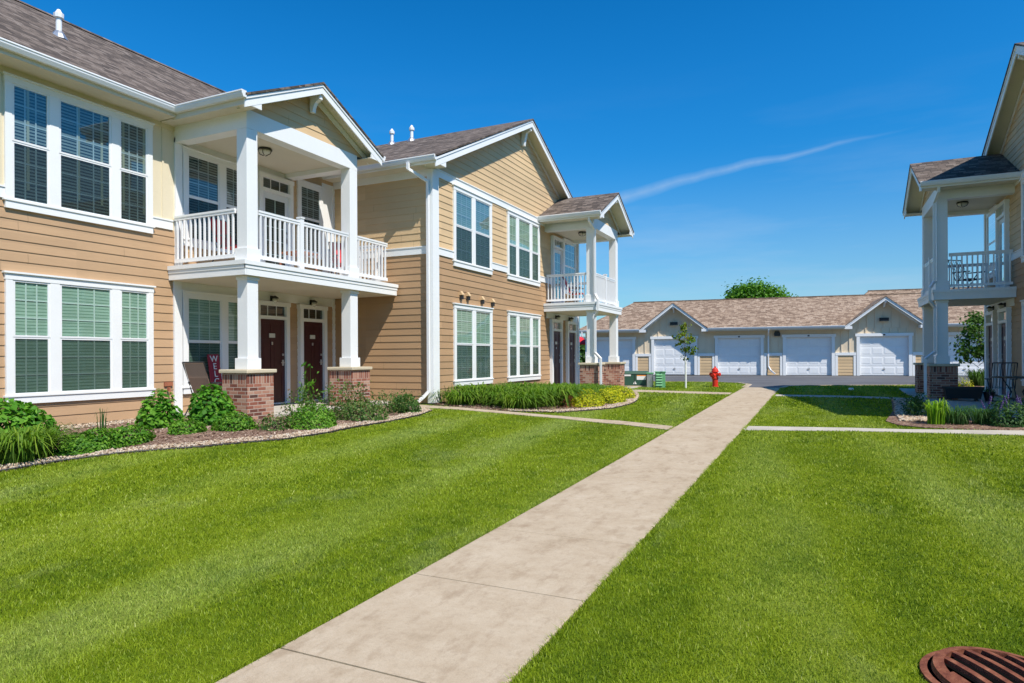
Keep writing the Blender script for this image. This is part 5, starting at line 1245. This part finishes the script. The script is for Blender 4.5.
# porch furniture
def folding_chair(x, y, z, rz, label, fab='fabric_tan', frame='metal_dark', name='folding_chair', group=None):
    t = thing(name, (x, y, z), label, 'chair', group, rotz=rz, local=True)   # seat faces -y
    m = MB()
    def slab(a, b, hw, th): 
        a, b = Vector(a), Vector(b); d = (b-a).normalized(); nn = Vector((0, -d.z, d.y))*th
        m.hexa([a+Vector((-hw, 0, 0)), a+Vector((hw, 0, 0)), b+Vector((hw, 0, 0)), b+Vector((-hw, 0, 0))], [a+Vector((-hw, 0, 0))+nn, a+Vector((hw, 0, 0))+nn, b+Vector((hw, 0, 0))+nn, b+Vector((-hw, 0, 0))+nn])
    if fab != 'metal_dark':
        slab((0, -.24, .42), (0, .2, .40), .23, .018); ob('seat', m, fab, t); m = MB(); slab((0, .2, .42), (0, .36, .74), .23, .018); slab((0, .36, .741), (0, .46, 1.02), .23, .018); ob('backrest', m, fab, t)
    else:
        for k in range(7): x0 = -.2+k*.067; m.tube([(x0, -.24, .42), (x0, .2, .40)], .008, 4)
        ob('seat', m, fab, t); m = MB()
        for k in range(7): x0 = -.2+k*.067; m.tube([(x0, .2, .40), (x0, .46, 1.02)], .007, 4)
        ob('backrest', m, fab, t)
    for s in (-1, 1):
        m = MB(); m.tube([(s*.25, -.32, 0), (s*.25, -.2, .42), (s*.25, .22, .40), (s*.25, .47, 1.04)], .014, 8); ob('side_frame', m, frame, t)
        m = MB(); m.tube([(s*.26, .42, 0), (s*.26, .1, .42), (s*.26, -.05, .62)], .013, 8); ob('leg', m, frame, t)
        m = MB(); m.tube([(s*.27, -.25, .62), (s*.27, .3, .64)], .018, 8); ob('armrest', m, frame, t)
    m = MB(); m.tube([(-.25, .47, 1.04), (.25, .47, 1.04)], .014, 8); m.tube([(-.25, -.3, .05), (.25, -.3, .05)], .012, 8); ob('cross_bar', m, frame, t); return t
folding_chair(-10.95, 9.25, .385, R(188), 'tan sling porch chair with dark frame behind the first brick pier')
def text_obj(name, body, size, loc, rot, mat, parent, ext=.004):
    c = bpy.data.curves.new(name, 'FONT'); c.body = body; c.size = size; c.extrude = ext; c.align_x = 'CENTER'; c.align_y = 'CENTER'
    tmp = bpy.data.objects.new(name+'_tmp', c); COL.objects.link(tmp); dg = bpy.context.evaluated_depsgraph_get(); dg.update()
    me = bpy.data.meshes.new_from_object(tmp.evaluated_get(dg)); bpy.data.objects.remove(tmp)
    me.materials.clear(); me.materials.append(MATS[mat]); o = bpy.data.objects.new(name, me); COL.objects.link(o); o.parent = parent; o.location = loc; o.rotation_euler = rot; ORG[o] = Vector((0, 0, 0)); return o
t = thing('welcome_sign', (-11.5, 9.95, .385), 'tall narrow red board with white letters leaning on the porch wall', 'sign', rotz=R(90), local=True)
m = MB(); m.hexa([(-.14, 0, 0), (.14, 0, 0), (.14, .02, 0), (-.14, .02, 0)], [(-.14, .22, 1.2), (.14, .22, 1.2), (.14, .24, 1.2), (-.14, .24, 1.2)]); ob('board', m, 'sign_red', t)
for i, ch in enumerate('WELCOME'):
    zz = 1.10-i*.16; text_obj('letter', ch, .19, (0, .22*zz/1.2-.008, zz), (R(90-10), 0, 0), 'sticker_white', t)
# upper balcony things (left building)
folding_chair(-10.9, 9.8, 3.35, R(95), 'red chair on the nearer balcony, left one behind the railing', 'red_fabric', group='red chairs on the nearer balcony')
folding_chair(-10.6, 12.9, 3.35, R(60), 'red chair on the nearer balcony, right one under the single window', 'red_fabric', group='red chairs on the nearer balcony')
def crate(x, y, z, w, h, mat, label, name):
    t = thing(name, (x, y, z), label, name.replace('_', ' '), local=True); m = MB(); m.box(-w, w, -w, w, h-.03, h); ob('table_top', m, mat, t, bevel=.005)
    for a in (-1, 1):
        for b in (-1, 1): q = MB(); q.box(a*(w-.03)-.015, a*(w-.03)+.015, b*(w-.03)-.015, b*(w-.03)+.015, 0, h-.03); ob('leg', q, mat, t)
crate(-10.6, 11.3, 3.35, .3, .5, 'terracotta', 'low brown table between the red balcony chairs', 'side_table')
folding_chair(-8.0, 22.5, 3.35, R(100), 'red chair on the balcony of the far left porch', 'red_fabric')
def patio_table(x, y, z, label, w=.5, h=.72):
    t = thing('patio_table', (x, y, z), label, 'table', local=True); m = MB(); m.lathe(0, 0, [(w, h-.03), (w, h), (w-.02, h+.005)], 20); ob('table_top', m, 'metal_dark', t)
    for k in range(4):
        a = k*math.pi/2+.6; q = MB(); q.tube([(w*.8*math.cos(a), w*.8*math.sin(a), h-.03), (w*.3*math.cos(a), w*.3*math.sin(a), h*.5), (w*.75*math.cos(a), w*.75*math.sin(a), 0)], .014, 6); ob('leg', q, 'metal_dark', t)
patio_table(4.2, 19.2, .25, 'black metal patio table by the wall at the right edge')
folding_chair(4.1, 20.3, .25, R(180), 'black patio chair standing behind the patio table', 'metal_dark')
folding_chair(3.9, 22.9, 3.26, R(40), 'dark chair on the balcony of the right building', 'metal_dark')
# low black grill / planter at the right pier
t = thing('planter_box', (3.45, 21.2, .26), 'long low black planter trough in front of the right brick pier', 'planter', local=True)
m = MB(); m.hexa([(-.38, -.14, .06), (.38, -.14, .06), (.38, .14, .06), (-.38, .14, .06)], [(-.44, -.18, .36), (.44, -.18, .36), (.44, .18, .36), (-.44, .18, .36)]); ob('trough', m, 'metal_dark', t)
m = MB(); m.box(-.45, .45, -.19, -.175, .33, .375); m.box(-.45, .45, .175, .19, .33, .375); ob('rim', m, 'metal_dark', t)
for s in (-1, 1): m = MB(); m.box(s*.3-.03, s*.3+.03, -.12, .12, 0, .06); ob('foot', m, 'metal_dark', t)
t = thing('flower_pot', (4.05, 21.3, .26), 'small dark pot on the patio right of the black planter', 'flower pot', local=True)
m = MB(); m.lathe(0, 0, [(.09, 0), (.13, .2), (.145, .2), (.145, .24), (.11, .24), (.1, .2)], 14); ob('pot', m, 'metal_dark', t)
P, U = dome_pts(120, .14, .14, .16); V, F = leaves(P+np.array([0, 0, .2]), U, .05*np.ones(120)); q = raw('foliage', V, F, 'leaf_dark', t, v=rng.random(240))
# red umbrella far behind the porch
t = thing('patio_umbrella', (-15.3, 42.6, .35), 'small red canopy seen past the porch doors beyond the drive', 'umbrella', local=True)
m = MB(); m.lathe(0, 0, [(.025, 0), (.025, 2.6)], 8); ob('pole', m, 'metal_light', t)
n = 8; m = MB(); m.rings([[(r*math.cos(2*math.pi*i/n), r*math.sin(2*math.pi*i/n), zz) for i in range(n)] for r, zz in ((1.55, 1.98), (1.5, 2.06), (.8, 2.38), (.05, 2.62))], cap=False); ob('canopy', m, 'canopy_red', t)
